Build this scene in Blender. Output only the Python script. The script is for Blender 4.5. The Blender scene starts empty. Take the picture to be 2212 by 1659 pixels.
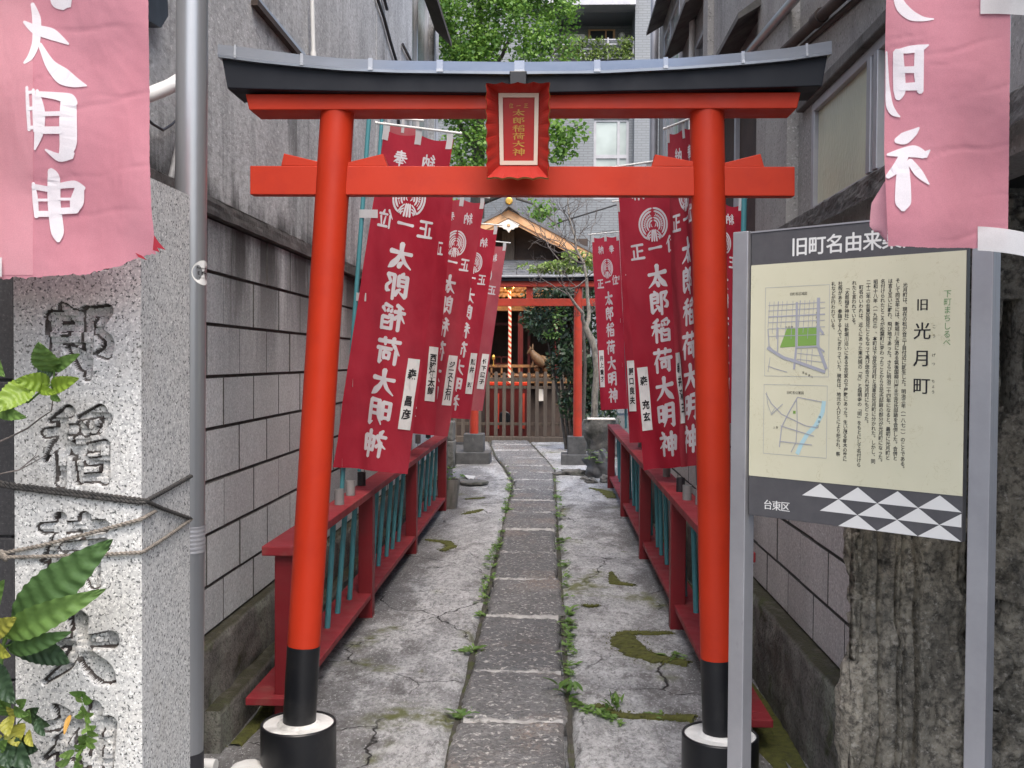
import bpy, math, random
import numpy as np
from math import pi, sin, cos, atan, radians, sqrt
from mathutils import Vector, Matrix, noise

S = bpy.context.scene
COL = S.collection
random.seed(7)

# ------------------------------------------------------------------ camera, sky, sun, exposure
F = 2180.0; CX, CY = 1106.0, 829.5            # focal length and centre in the 2212 px wide picture grid
CAM = Vector((0, 0, 1.45))
R = (Matrix.Rotation(atan(84 / F), 3, 'Z') @ Matrix.Rotation(pi / 2 - atan(51.5 / F), 3, 'X')
     @ Matrix.Rotation(radians(0.35), 3, 'Z'))
cd = bpy.data.cameras.new('camera'); cam = bpy.data.objects.new('camera', cd); COL.objects.link(cam)
cam.matrix_world = Matrix.Translation(CAM) @ R.to_4x4()
cd.sensor_width = 36; cd.lens = 36 * F / 2212; cd.clip_start = 0.05; cd.clip_end = 500
S.camera = cam

W = bpy.data.worlds.new('World'); S.world = W; W.use_nodes = True
nt = W.node_tree
sky = nt.nodes.new('ShaderNodeTexSky'); sky.sky_type = 'NISHITA'; sky.sun_disc = False
SUN_EL, SUN_AZ = radians(60), radians(165)
sky.sun_elevation = SUN_EL; sky.sun_rotation = SUN_AZ
sky.air_density = 1.0; sky.dust_density = 4.5; sky.ozone_density = 0.6
nt.links.new(sky.outputs[0], nt.nodes['Background'].inputs['Color'])
nt.nodes['Background'].inputs['Strength'].default_value = 0.15
sd = bpy.data.lights.new('sun', 'SUN'); sd.energy = 1.0; sd.angle = radians(60); sd.color = (1, 1, 0.99)
so = bpy.data.objects.new('sun', sd); COL.objects.link(so); so.location = (0, -5, 12)
sdir = Vector((sin(SUN_AZ) * cos(SUN_EL), cos(SUN_AZ) * cos(SUN_EL), sin(SUN_EL)))
so.rotation_euler = sdir.to_track_quat('Z', 'Y').to_euler()
S.view_settings.view_transform = 'Standard'; S.view_settings.look = 'None'
S.view_settings.exposure = 1.42; S.view_settings.gamma = 1

def ray(px, py): return R @ Vector(((px - CX) / F, -(py - CY) / F, -1))
def at(px, py, Y):
    d = ray(px, py); return CAM + d * (Y / d.y)
def atx(px, py, X):
    d = ray(px, py); return CAM + d * (X / d.x)
def atz(px, py, z=0.0):
    d = ray(px, py); return CAM + d * ((z - CAM.z) / d.z)

# ------------------------------------------------------------------ materials
class G:
    def __init__(s, name):
        s.m = bpy.data.materials.new(name); s.m.use_nodes = True; s.t = s.m.node_tree
        s.p = s.t.nodes['Principled BSDF']; s.out = s.t.nodes['Material Output']
        s.tc = s.t.nodes.new('ShaderNodeTexCoord')
    def put(s, inp, v):
        if hasattr(v, 'is_output') or isinstance(v, bpy.types.NodeSocket): s.t.links.new(v, inp)
        elif isinstance(v, tuple) and len(v) == 3 and inp.type == 'RGBA': inp.default_value = (*v, 1)
        else: inp.default_value = v
    def n(s, typ, ins=None, **kw):
        nd = s.t.nodes.new(typ)
        for k, v in kw.items(): setattr(nd, k, v)
        for k, v in (ins or {}).items(): s.put(nd.inputs[k], v)
        return nd
    def coord(s, sc=(1, 1, 1), rot=(0, 0, 0)):
        mp = s.n('ShaderNodeMapping'); s.t.links.new(s.tc.outputs['Object'], mp.inputs[0])
        mp.inputs['Scale'].default_value = sc; mp.inputs['Rotation'].default_value = rot
        return mp.outputs[0]
    def noise(s, scale, detail=4, rough=.55, vec=None, dist=0):
        return s.n('ShaderNodeTexNoise', {'Vector': vec or s.tc.outputs['Object'], 'Scale': scale, 'Detail': detail,
                                          'Roughness': rough, 'Distortion': dist}).outputs[0]
    def rng(s, v, a, b, c=0., d=1.):
        return s.n('ShaderNodeMapRange', {0: v, 1: a, 2: b, 3: c, 4: d}).outputs[0]
    def mul(s, a, b, op='MULTIPLY'):
        return s.n('ShaderNodeMath', {0: a, 1: b}, operation=op).outputs[0]
    def mix(s, f, a, b, bt='MIX'):
        nd = s.n('ShaderNodeMix', data_type='RGBA', blend_type=bt)
        s.put(nd.inputs[0], f); s.put(nd.inputs[6], a); s.put(nd.inputs[7], b); return nd.outputs[2]
    def bump(s, h, st=.3, dist=.01, prev=None):
        nd = s.n('ShaderNodeBump', {'Height': h, 'Strength': st, 'Distance': dist})
        if prev: s.t.links.new(prev, nd.inputs['Normal'])
        return nd.outputs[0]
    def fin(s, col, rough=.7, nrm=None, metal=0., **kw):
        s.put(s.p.inputs['Base Color'], col); s.put(s.p.inputs['Roughness'], rough); s.put(s.p.inputs['Metallic'], metal)
        if nrm is not None: s.t.links.new(nrm, s.p.inputs['Normal'])
        for k, v in kw.items(): s.put(s.p.inputs[k.replace('_', ' ')], v)
        return s.m

def weather(name, c1, c2, scale=3, thr=(.35, .65), c3=None, sv=(3, 3, .4), st=(.5, .7), zg=None, samt=.85, speck=None,
            rough=.85, bs=60, bst=.25, bd=.01, metal=0., vec=(1, 1, 1)):
    g = G(name)
    col = g.mix(g.rng(g.noise(scale, 8, .65, g.coord(vec)), *thr), c1, c2)
    if c3:
        f = g.rng(g.noise(1, 8, .6, g.coord(sv)), *st, 0., samt)
        if zg:
            z = g.n('ShaderNodeSeparateXYZ', {0: g.tc.outputs['Object']}).outputs[2]
            f = g.mul(f, g.rng(z, *zg))
        col = g.mix(f, col, c3)
    if speck:
        for (c, sc, lo, hi) in speck:
            col = g.mix(g.rng(g.noise(sc, 2, .5), lo, hi), col, c)
    nb = g.bump(g.noise(bs, 6, .65), bst, bd)
    return g.fin(col, rough, nb, metal)

def paint(name, c, rough=.35, var=.12, bst=.06, bs=30, coat=0., dirt=None):
    g = G(name)
    d = tuple(x * (1 - var) for x in c)
    col = g.mix(g.rng(g.noise(2.5, 6, .6), .3, .7), c, d)
    if rough > .5: g.p.inputs['Specular IOR Level'].default_value = .3
    if dirt: col = g.mix(g.rng(g.noise(7, 8, .7), .52, .75, 0, .7), col, dirt)
    return g.fin(col, g.rng(g.noise(9, 4), .3, .7, rough * .85, rough * 1.2), g.bump(g.noise(bs, 3), bst, .005), Coat_Weight=coat)

def cloth_mat(name, c, fade, tr=.35):
    g = G(name)
    col = g.mix(g.rng(g.noise(2.2, 5, .6, g.coord((1, 1, .5))), .38, .68), c, fade)
    col = g.mix(g.rng(g.noise(700, 1), .4, .6, 0, .18), col, tuple(x * .6 for x in c))
    nb = g.bump(g.noise(5, 3, .5, g.coord((1.6, 1.6, .8), (0, .5, 0)), .4), .35, .03)
    nb = g.bump(g.noise(900, 1), .04, .001, nb)
    g.fin(col, .85, nb); g.p.inputs['Specular IOR Level'].default_value = .15
    tb = g.n('ShaderNodeBsdfTranslucent', {'Color': col}); g.t.links.new(nb, tb.inputs['Normal'])
    mx = g.n('ShaderNodeMixShader', {0: tr}); g.t.links.new(g.p.outputs[0], mx.inputs[1]); g.t.links.new(tb.outputs[0], mx.inputs[2])
    g.t.links.new(mx.outputs[0], g.out.inputs[0]); return g.m

def leaf_mat(name, c1, c2, tr=.3, rough=.5):
    g = G(name)
    rp = g.n('ShaderNodeNewGeometry').outputs['Random Per Island']
    col = g.mix(rp, c1, c2); col = g.mix(g.rng(g.noise(40, 3), .35, .7, 0, .35), col, tuple(x * .5 for x in c1))
    g.fin(col, rough, g.bump(g.noise(60, 3), .25, .004))
    tb = g.n('ShaderNodeBsdfTranslucent', {'Color': col})
    mx = g.n('ShaderNodeMixShader', {0: tr}); g.t.links.new(g.p.outputs[0], mx.inputs[1]); g.t.links.new(tb.outputs[0], mx.inputs[2])
    g.t.links.new(mx.outputs[0], g.out.inputs[0]); return g.m

M = {}
M['verm'] = paint('vermilion_paint', (.50, .033, .009), .52, .18, .08, dirt=(.38, .022, .009))
M['verm_old'] = paint('aged_vermilion_paint', (.50, .045, .02), .5, .3, .1, dirt=(.22, .05, .03))
M['black'] = paint('black_paint', (.008, .009, .012), .38, .3, .05, dirt=(.03, .03, .03))
M['navy'] = paint('blue_black_lacquer', (.010, .013, .020), .6, .2, .04)
M['copper'] = weather('grey_sheet_metal', (.20, .22, .25), (.27, .29, .32), 4, rough=.3, metal=.6, bst=.08, bs=14)
M['seam'] = weather('pale_metal_seam', (.34, .36, .39), (.42, .44, .46), 4, rough=.35, metal=.5, bst=.05)
M['ringwhite'] = weather('whitewashed_cement', (.72, .72, .70), (.52, .52, .50), 9, c3=(.2, .2, .19), sv=(6, 6, 6), st=(.58, .75), rough=.85, bst=.3)
M['rail'] = paint('crimson_rail_paint', (.20, .008, .014), .5, .3, .1, dirt=(.13, .02, .018))
M['railtop'] = paint('faded_crimson_rail_paint', (.27, .026, .034), .6, .35, .15, dirt=(.22, .09, .075))
M['teal'] = paint('teal_pipe_paint', (.07, .27, .31), .45, .25, .06, dirt=(.07, .13, .14))
M['socket'] = weather('grey_pvc', (.25, .25, .25), (.16, .16, .16), 8, rough=.6, bst=.05)
M['blackpvc'] = paint('black_pvc', (.02, .02, .024), .5)
M['white'] = paint('white_plastic', (.72, .72, .70), .45, .1)
M['cloth'] = cloth_mat('crimson_banner_cloth', (.44, .024, .046), (.51, .052, .080), .45)
M['cloth_b'] = cloth_mat('faded_crimson_banner_cloth', (.45, .036, .058), (.52, .080, .105), .45)
M['cloth_pale'] = cloth_mat('sun_bleached_banner_cloth', (.44, .075, .10), (.50, .15, .16), .4)
M['pink'] = cloth_mat('pink_faded_banner_cloth', (.66, .275, .335), (.69, .33, .39), .5)
M['pink_l'] = cloth_mat('paler_pink_banner_cloth', (.70, .35, .41), (.73, .42, .47), .5)
M['tab'] = cloth_mat('white_tape_cloth', (.66, .66, .67), (.55, .55, .56), .3)
M['ink'] = cloth_mat('white_dye', (.72, .70, .73), (.64, .62, .66), .25)
M['paper'] = weather('white_label_paper', (.70, .70, .69), (.60, .60, .60), 12, c3=(.28, .28, .28), sv=(18, 18, 7), st=(.52, .72), samt=.6, rough=.8, bst=.05)
M['blackink'] = paint('black_ink', (.025, .025, .028), .7)
M['steel'] = weather('galvanised_steel', (.29, .30, .31), (.37, .38, .39), 2, c3=(.25, .26, .28), sv=(40, 40, .5), st=(.45, .7), samt=.6, rough=.34, metal=.65, bst=.04, bs=30, vec=(1, 1, .2))
M['alu'] = weather('dull_aluminium', (.42, .42, .44), (.33, .33, .35), 3, c3=(.22, .22, .25), sv=(9, 9, 4), st=(.66, .72), samt=.6, rough=.5, metal=.55, bst=.05)
M['signdark'] = weather('charcoal_sign_face', (.075, .074, .080), (.090, .088, .094), 30, rough=.4, bst=.03)
M['gold'] = weather('gilt', (.62, .38, .08), (.42, .24, .05), 8, rough=.38, metal=.7, bst=.1)
M['goldtext'] = paint('gold_leaf_lettering', (.50, .27, .045), .45)
M['cream'] = paint('cream_paint', (.72, .62, .50), .5, .12)
M['plaque'] = paint('red_plaque_lacquer', (.40, .016, .012), .4, .15)
M['plaque_f'] = paint('red_plaque_frame', (.40, .026, .018), .55, .1)
M['rope'] = weather('weathered_rope', (.16, .14, .12), (.28, .25, .21), 60, rough=.9, bs=300, bst=.5)
M['ropedark'] = weather('dark_rope', (.03, .03, .03), (.07, .065, .06), 60, rough=.9, bs=300, bst=.5)
M['wood'] = weather('weathered_grey_wood', (.115, .09, .068), (.07, .054, .042), 6, c3=(.06, .045, .035), sv=(40, 40, 2), st=(.5, .7), rough=.8, vec=(6, 6, .6), bst=.3)
M['hinoki'] = weather('new_cypress_wood', (.60, .36, .19), (.48, .27, .13), 5, c3=(.32, .17, .08), sv=(2, 8, 40), st=(.55, .75), samt=.5, rough=.6, bst=.1)
M['gildwood'] = weather('golden_brown_wood', (.26, .135, .045), (.13, .06, .02), 7, c3=(.05, .02, .01), sv=(9, 9, 9), st=(.5, .65), rough=.55, bst=.5, bs=20)
M['darkwood'] = weather('dark_wood', (.035, .024, .020), (.06, .04, .03), 5, rough=.8, bst=.2)
M['plaster'] = paint('white_plaster', (.68, .64, .58), .7)
M['slate'] = weather('slate_roofing', (.085, .09, .10), (.13, .135, .145), 5, c3=(.05, .06, .04), sv=(3, 3, 3), st=(.55, .7), rough=.55, bst=.2)
M['darkstone'] = weather('dark_basalt', (.055, .058, .060), (.11, .112, .115), 7, c3=(.2, .2, .19), sv=(10, 10, 10), st=(.62, .75), samt=.5, rough=.75, bst=.3)
M['rock'] = weather('garden_rock', (.10, .10, .095), (.20, .195, .18), 8, c3=(.035, .04, .03), sv=(5, 5, 5), st=(.48, .62), rough=.9, bst=.7, bs=25, bd=.02)
M['barrel'] = weather('grey_planter_staves', (.20, .19, .175), (.13, .125, .115), 5, c3=(.08, .08, .07), sv=(30, 30, 2), st=(.5, .7), rough=.8, bst=.2)
M['bark'] = weather('pale_grey_bark', (.27, .25, .22), (.15, .14, .12), 20, c3=(.07, .065, .06), sv=(40, 40, 12), st=(.5, .68), rough=.9, bst=.4)
M['barkdark'] = weather('dark_bark', (.05, .045, .04), (.09, .08, .07), 20, rough=.9, bst=.4)
M['twig'] = weather('twig_bark', (.15, .13, .12), (.08, .07, .065), 30, rough=.9, bst=.2)
M['ginkgo'] = leaf_mat('ginkgo_leaf', (.065, .17, .028), (.23, .39, .065), .45)
M['hedge'] = leaf_mat('dark_evergreen_leaf', (.010, .026, .012), (.040, .080, .032), .15, .4)
M['maple'] = leaf_mat('yellow_green_leaf', (.14, .23, .05), (.32, .42, .12), .4)
M['weed'] = leaf_mat('weed_leaf', (.10, .20, .04), (.24, .38, .10), .35)
M['lime'] = leaf_mat('lime_green_leaf', (.20, .34, .04), (.30, .42, .06), .4, .4)
M['lime2'] = leaf_mat('mid_green_leaf', (.10, .20, .05), (.16, .27, .07), .35, .4)
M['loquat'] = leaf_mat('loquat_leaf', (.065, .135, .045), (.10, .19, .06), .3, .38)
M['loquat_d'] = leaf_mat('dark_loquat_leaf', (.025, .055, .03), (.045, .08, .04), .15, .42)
M['yleaf'] = leaf_mat('yellowing_leaf', (.32, .36, .05), (.48, .44, .10), .4, .45)
M['orange'] = leaf_mat('withered_orange_leaf', (.55, .28, .05), (.55, .33, .08), .3)
M['tile'] = None

def tile_mat():
    g = G('grey_facade_tile')
    z = g.n('ShaderNodeSeparateXYZ', {0: g.tc.outputs['Object']})
    v = g.n('ShaderNodeCombineXYZ', {0: z.outputs[0], 1: z.outputs[2], 2: 0.}).outputs[0]
    b = g.n('ShaderNodeTexBrick', {'Vector': v, 'Color1': (.19, .205, .22), 'Color2': (.215, .23, .245), 'Mortar': (.145, .155, .165),
                                   'Scale': 1., 'Mortar Size': .012, 'Brick Width': .24, 'Row Height': .07, 'Mortar Smooth': .2})
    col = g.mix(g.rng(g.noise(.8, 5), .35, .7, 0, .3), b.outputs[0], (.2, .22, .24))
    return g.fin(col, .45, g.bump(b.outputs[1], -.3, .01))
M['tile'] = tile_mat()

def glass_mat(name, c, rough=.12):
    g = G(name)
    return g.fin(g.mix(g.rng(g.noise(1.2, 3), .35, .65), c, tuple(x * .7 for x in c)), rough, g.bump(g.noise(3, 2), .03, .01), Specular_IOR_Level=.6)
M['glass_dark'] = glass_mat('dark_window_glass', (.035, .04, .045), .08)
M['glass_pale'] = glass_mat('pale_curtained_glass', (.42, .48, .46), .15)
M['glass_green'] = glass_mat('greenish_window_glass', (.16, .23, .19), .15)
def frost():
    g = G('frosted_yellow_glass')
    col = g.mix(g.rng(g.noise(2, 4), .35, .65), (.55, .54, .38), (.42, .42, .30))
    return g.fin(col, .3, g.bump(g.noise(70, 3, .5, g.coord((1, 1, .5))), .3, .01), Specular_IOR_Level=.6)
M['glass_frost'] = frost()

def conc_left():
    g = G('stained_grey_concrete')
    col = g.mix(g.rng(g.noise(3.2, 9, .7, g.coord((1, 1, .6))), .36, .64), (.56, .565, .565), (.35, .354, .356))
    col = g.mix(g.rng(g.noise(38, 6, .75, g.coord((1, .45, 1))), .46, .62, 0, .6), col, (.20, .197, .193))
    col = g.mix(g.rng(g.noise(60, 5, .75, g.coord((1, .45, 1))), .55, .64, 0, .8), col, (.74, .735, .73))
    gate = g.rng(g.noise(.9, 4, .6, g.coord((1, 1, .5))), .46, .62)
    st = g.mul(g.rng(g.noise(1, 9, .68, g.coord((4.5, 4.5, .4)), .3), .47, .63), gate)
    col = g.mix(g.mul(st, .9), col, (.085, .084, .083))
    z = g.n('ShaderNodeSeparateXYZ', {0: g.tc.outputs['Object']}).outputs[2]
    hi = g.rng(z, 2.05, 2.42, .24, -.22)
    mo = g.rng(g.mul(g.noise(1, 9, .72, g.coord((3.2, 3.2, .55))), hi, 'ADD'), .56, .74)
    col = g.mix(g.mul(mo, .92), col, (.040, .039, .038))
    return g.fin(col, .92, g.bump(g.noise(60, 7, .75), .7, .008))
M['conc_l'] = conc_left()
M['conc_r'] = weather('brown_grey_mortar_wall', (.34, .33, .315), (.22, .212, .203), 2.5, (.35, .7), (.05, .046, .042), (3.2, 3.2, .2), (.52, .74), None, .7,
                      speck=[((.40, .39, .375), 90, .58, .72), ((.14, .135, .128), 70, .58, .74)], bs=70, bst=.4)
M['conc_dark'] = weather('mould_darkened_concrete', (.085, .08, .075), (.14, .135, .128), 6, (.35, .7), (.03, .03, .028), (6, 6, 2), (.5, .7), rough=.95, bs=40, bst=.6)
def block_mat(name, a, b, dark, z0, z1):
    g = G(name)
    rp = g.n('ShaderNodeNewGeometry').outputs['Random Per Island']
    col = g.mix(rp, a, b)
    col = g.mix(g.rng(g.noise(85, 5, .7), .44, .62, 0, .62), col, tuple(x * .42 for x in a))
    col = g.mix(g.rng(g.noise(120, 3, .6), .56, .64, 0, .8), col, (.80, .79, .78))
    col = g.mix(g.rng(g.noise(26, 7, .78), .48, .62, 0, .35), col, tuple(x * .5 for x in a))
    z = g.n('ShaderNodeSeparateXYZ', {0: g.tc.outputs['Object']}).outputs[2]
    f = g.mul(g.rng(g.noise(1, 8, .65, g.coord((2.6, 2.6, .45))), .34, .54), g.rng(z, z0, z1, .16, .97))
    col = g.mix(f, col, dark)
    lo = g.mul(g.rng(z, .28, .08), g.rng(g.noise(3.5, 6, .6, g.coord((1, 1, .6))), .35, .6))
    col = g.mix(lo, col, (.085, .085, .065))
    return g.fin(col, .95, g.bump(g.noise(85, 6, .75), 1., .008))
M['block_l'] = block_mat('grey_concrete_block', (.67, .69, .695), (.53, .548, .555), (.05, .048, .046), 1.3, 1.9)
M['block_r'] = block_mat('pinkish_concrete_block', (.64, .595, .575), (.55, .51, .495), (.05, .047, .045), .9, 2.2)
M['mortar'] = weather('dark_mortar', (.055, .052, .05), (.09, .085, .08), 20, rough=.95)
def mossy(name, a, b):
    g = G(name)
    col = g.mix(g.rng(g.noise(9, 8, .7, g.coord((1, 1, .4))), .35, .65), a, b)
    col = g.mix(g.rng(g.noise(3, 6, .65, g.coord((1, 1, .35))), .5, .66, 0, .85), col, (.25, .28, .22))
    nrm = g.n('ShaderNodeSeparateXYZ', {0: g.n('ShaderNodeNewGeometry').outputs['Normal']}).outputs[2]
    f = g.mul(g.rng(nrm, .3, .8), g.rng(g.noise(14, 6), .25, .5, .55, 1))
    col = g.mix(f, col, (.036, .034, .016))
    col = g.mix(g.rng(g.noise(5, 7, .7), .56, .66, 0, .8), col, (.045, .055, .014))
    col = g.mix(g.rng(g.noise(70, 5, .7), .5, .62, 0, .7), col, (.035, .033, .028))
    return g.fin(col, .95, g.bump(g.noise(60, 6, .7), 1., .012))
M['mossy'] = mossy('mossy_concrete', (.20, .19, .17), (.085, .08, .07))
def granite():
    g = G('speckled_granite')
    col = g.mix(g.rng(g.noise(60, 3), .35, .65), (.54, .54, .525), (.45, .455, .45))
    col = g.mix(g.rng(g.noise(105, 3, .6), .51, .60), col, (.33, .335, .335))
    col = g.mix(g.rng(g.noise(170, 2, .5), .585, .645), col, (.08, .085, .085))
    col = g.mix(g.rng(g.noise(160, 2, .5, g.coord((1.3, 1.3, 1.3))), .58, .66), col, (.72, .72, .70))
    col = g.mix(g.rng(g.noise(4, 6, .6), .52, .75, 0, .35), col, (.30, .27, .22))
    return g.fin(col, .65, g.bump(g.noise(200, 2), .2, .002))
M['granite'] = granite()
M['carved'] = weather('stained_shaded_carving', (.045, .038, .035), (.17, .16, .15), 45, (.45, .75), (.03, .02, .018), (30, 30, 30), (.5, .65), rough=.9, bs=200, bst=.3)  # groove walls: brown residue, with the shadow inside the cuts painted in too
M['darkgranite'] = weather('dark_granite', (.045, .045, .05), (.07, .07, .075), 120, speck=[((.12, .12, .125), 200, .6, .7)], rough=.55, bst=.1)

def paving_mat():
    g = G('worn_paving_concrete')
    base = g.mix(g.rng(g.noise(2.6, 9, .7, g.coord((1, .7, 1))), .38, .62), (.49, .50, .505), (.235, .239, .242))
    col = g.mix(g.rng(g.noise(7, 9, .78, g.coord((1.3, .6, 1))), .47, .60, 0, .75), base, (.59, .60, .605))
    col = g.mix(g.rng(g.noise(4.2, 9, .72, g.coord((1.1, .7, 1))), .54, .63, 0, .85), col, (.115, .113, .11))
    px = g.n('ShaderNodeSeparateXYZ', {0: g.tc.outputs['Object']}).outputs[0]
    off = g.n('ShaderNodeMath', {0: px}, operation='ABSOLUTE').outputs[0]
    dirt = g.rng(g.mul(g.noise(2.2, 8, .7, g.coord((1.2, .7, 1))), g.rng(off, .35, .85, -.12, .17), 'ADD'), .52, .66)
    col = g.mix(g.mul(dirt, .8), col, (.10, .098, .095))
    col = g.mix(g.rng(g.noise(42, 8, .82, g.coord((1.2, .65, 1))), .47, .60, 0, .75), col, (.10, .099, .097))
    col = g.mix(g.rng(g.noise(75, 6, .8, g.coord((1.2, .6, 1))), .56, .64, 0, .8), col, (.72, .73, .73))
    # cracks
    w = g.n('ShaderNodeTexNoise', {'Vector': g.tc.outputs['Object'], 'Scale': 3.5, 'Detail': 5.}).outputs[1]
    vec = g.n('ShaderNodeVectorMath', {0: g.coord((1.1, .85, 1)), 1: g.n('ShaderNodeVectorMath', {0: w, 1: (.35, .35, 0)}, operation='MULTIPLY').outputs[0]}, operation='ADD').outputs[0]
    vo = g.n('ShaderNodeTexVoronoi', {'Vector': vec, 'Scale': 1.25}, feature='DISTANCE_TO_EDGE').outputs['Distance']
    gate = g.rng(g.noise(1.3, 3), .43, .52)
    vo2 = g.n('ShaderNodeTexVoronoi', {'Vector': vec, 'Scale': 4.2}, feature='DISTANCE_TO_EDGE').outputs['Distance']
    cr2 = g.mul(g.rng(vo2, .002, .010, .6, 0), g.rng(g.noise(2.1, 4), .60, .66))
    cr = g.mul(g.mul(g.rng(vo, .0015, .006, 1, 0), gate), cr2, 'MAXIMUM')
    moss = g.mul(g.rng(vo, .015, .11, 1, 0), g.mul(g.rng(g.noise(1.1, 4, .6), .55, .62), g.rng(g.noise(20, 5), .35, .55)))
    mossg = g.rng(g.noise(.9, 5, .6, g.coord((1.7, 1.2, 1))), .685, .71)
    col = g.mix(g.mul(moss, .9), col, (.10, .115, .018))
    col = g.mix(g.mul(mossg, .85), col, (.095, .105, .02))
    col = g.mix(cr, col, (.022, .022, .02))
    h = g.mul(g.noise(45, 7, .75), g.mul(cr, -1.2), 'ADD')
    nb = g.bump(h, .9, .015); nb = g.bump(g.noise(7, 6, .65, g.coord((1.1, .7, 1))), .5, .03, nb)
    return g.fin(col, g.rng(g.noise(4, 4), .3, .7, .55, .85), nb)
M['paving'] = paving_mat()
def slab_mat():
    g = G('pitted_andesite_slab')
    rp = g.n('ShaderNodeNewGeometry').outputs['Random Per Island']
    a = g.mix(g.n('ShaderNodeMath', {0: rp, 1: 1.7}, operation='POWER').outputs[0], (.148, .153, .157), (.22, .22, .219))
    col = g.mix(g.rng(g.noise(5, 7, .7), .35, .65), a, (.11, .111, .112))
    col = g.mix(g.rng(g.noise(46, 5, .7, g.coord((.8, 1.0, 1))), .56, .615, 0, .8), col, (.58, .565, .54))
    col = g.mix(g.mul(g.rng(g.noise(2, 5), .54, .66, 0, .7), g.rng(g.noise(60, 4), .4, .6)), col, (.30, .23, .185))
    col = g.mix(g.rng(g.noise(70, 5, .75), .5, .6, 0, .7), col, (.055, .054, .053)); h = g.noise(46, 5, .65, g.coord((.6, 1.2, 1)))
    return g.fin(col, .7, g.bump(h, .9, .02))
M['slab'] = slab_mat()
M['mossgreen'] = weather('green_moss', (.065, .072, .014), (.115, .12, .022), 25, c3=(.05, .05, .015), sv=(30, 30, 30), st=(.5, .65), rough=1, bs=160, bst=.9)
def monolith():
    g = G('weathered_monument_stone')
    col = g.mix(g.rng(g.noise(5, 9, .7, g.coord((1, 1, .5))), .32, .62), (.20, .185, .15), (.52, .47, .375))
    col = g.mix(g.rng(g.noise(42, 6, .7), .44, .62, 0, .8), col, (.055, .05, .043))
    col = g.mix(g.rng(g.noise(70, 4, .65), .56, .68, 0, .85), col, (.60, .56, .48))
    col = g.mix(g.rng(g.noise(2.4, 7, .65, g.coord((1.6, 1.6, .35))), .50, .64, 0, .85), col, (.055, .053, .048))
    w = g.n('ShaderNodeTexNoise', {'Vector': g.tc.outputs['Object'], 'Scale': 5., 'Detail': 5.}).outputs[1]
    vec = g.n('ShaderNodeVectorMath', {0: g.coord((1, 1, .55)), 1: g.n('ShaderNodeVectorMath', {0: w, 1: (.28, .28, .28)}, operation='MULTIPLY').outputs[0]}, operation='ADD').outputs[0]
    vo = g.n('ShaderNodeTexVoronoi', {'Vector': vec, 'Scale': 6.5}, feature='DISTANCE_TO_EDGE').outputs['Distance']
    cr = g.mul(g.rng(vo, .006, .04, .85, 0), g.rng(g.noise(2.5, 4), .52, .64))
    col = g.mix(cr, col, (.03, .028, .025))
    return g.fin(col, .9, g.bump(g.mul(cr, -.8), .8, .03, g.bump(g.noise(36, 8, .75), 1., .02)))
M['mono'] = monolith()
def signface():
    g = G('cream_washi_sign_face')
    w = g.noise(6, 4, .6)
    col = g.mix(g.rng(w, .3, .7), (.58, .565, .415), (.62, .60, .45))
    nv = g.n('ShaderNodeTexNoise', {'Vector': g.tc.outputs['Object'], 'Scale': 22., 'Detail': 3., 'Distortion': 2.5}).outputs[0]
    ln = g.mul(g.rng(g.n('ShaderNodeMath', {0: g.mul(nv, .5, 'SUBTRACT')}, operation='ABSOLUTE').outputs[0], .0, .012, 1, 0), g.rng(g.noise(16, 2), .5, .58))
    col = g.mix(g.mul(ln, .6), col, (.42, .38, .22))
    return g.fin(col, .35)
M['signface'] = signface()
M['map_grey'] = paint('map_grey_ink', (.36, .37, .42), .5)
M['map_green'] = paint('map_green_ink', (.20, .36, .08), .5)
M['map_blue'] = paint('map_blue_ink', (.42, .62, .66), .5)
M['green_ink'] = paint('green_ink', (.14, .29, .12), .5)
M['emberred'] = paint('dark_red_lacquer', (.085, .007, .005), .4)
def emis(name, c, st):
    g = G(name); g.fin((.8, .6, .3), .4); g.put(g.p.inputs['Emission Color'], c); g.p.inputs['Emission Strength'].default_value = st; return g.m
M['lamp'] = emis('lit_lamp_glass', (1, .62, .18), 6)
def ropebell():
    g = G('red_and_white_twisted_rope')
    z = g.n('ShaderNodeSeparateXYZ', {0: g.tc.outputs['Object']})
    s1 = g.mul(g.mul(z.outputs[2], 10.5), g.mul(z.outputs[0], 9.), 'ADD')
    fr = g.n('ShaderNodeMath', {0: s1}, operation='FRACT').outputs[0]
    return g.fin(g.mix(g.rng(fr, .47, .53), (.62, .06, .02), (.75, .62, .42)), .8)
M['bellrope'] = ropebell()

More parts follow.
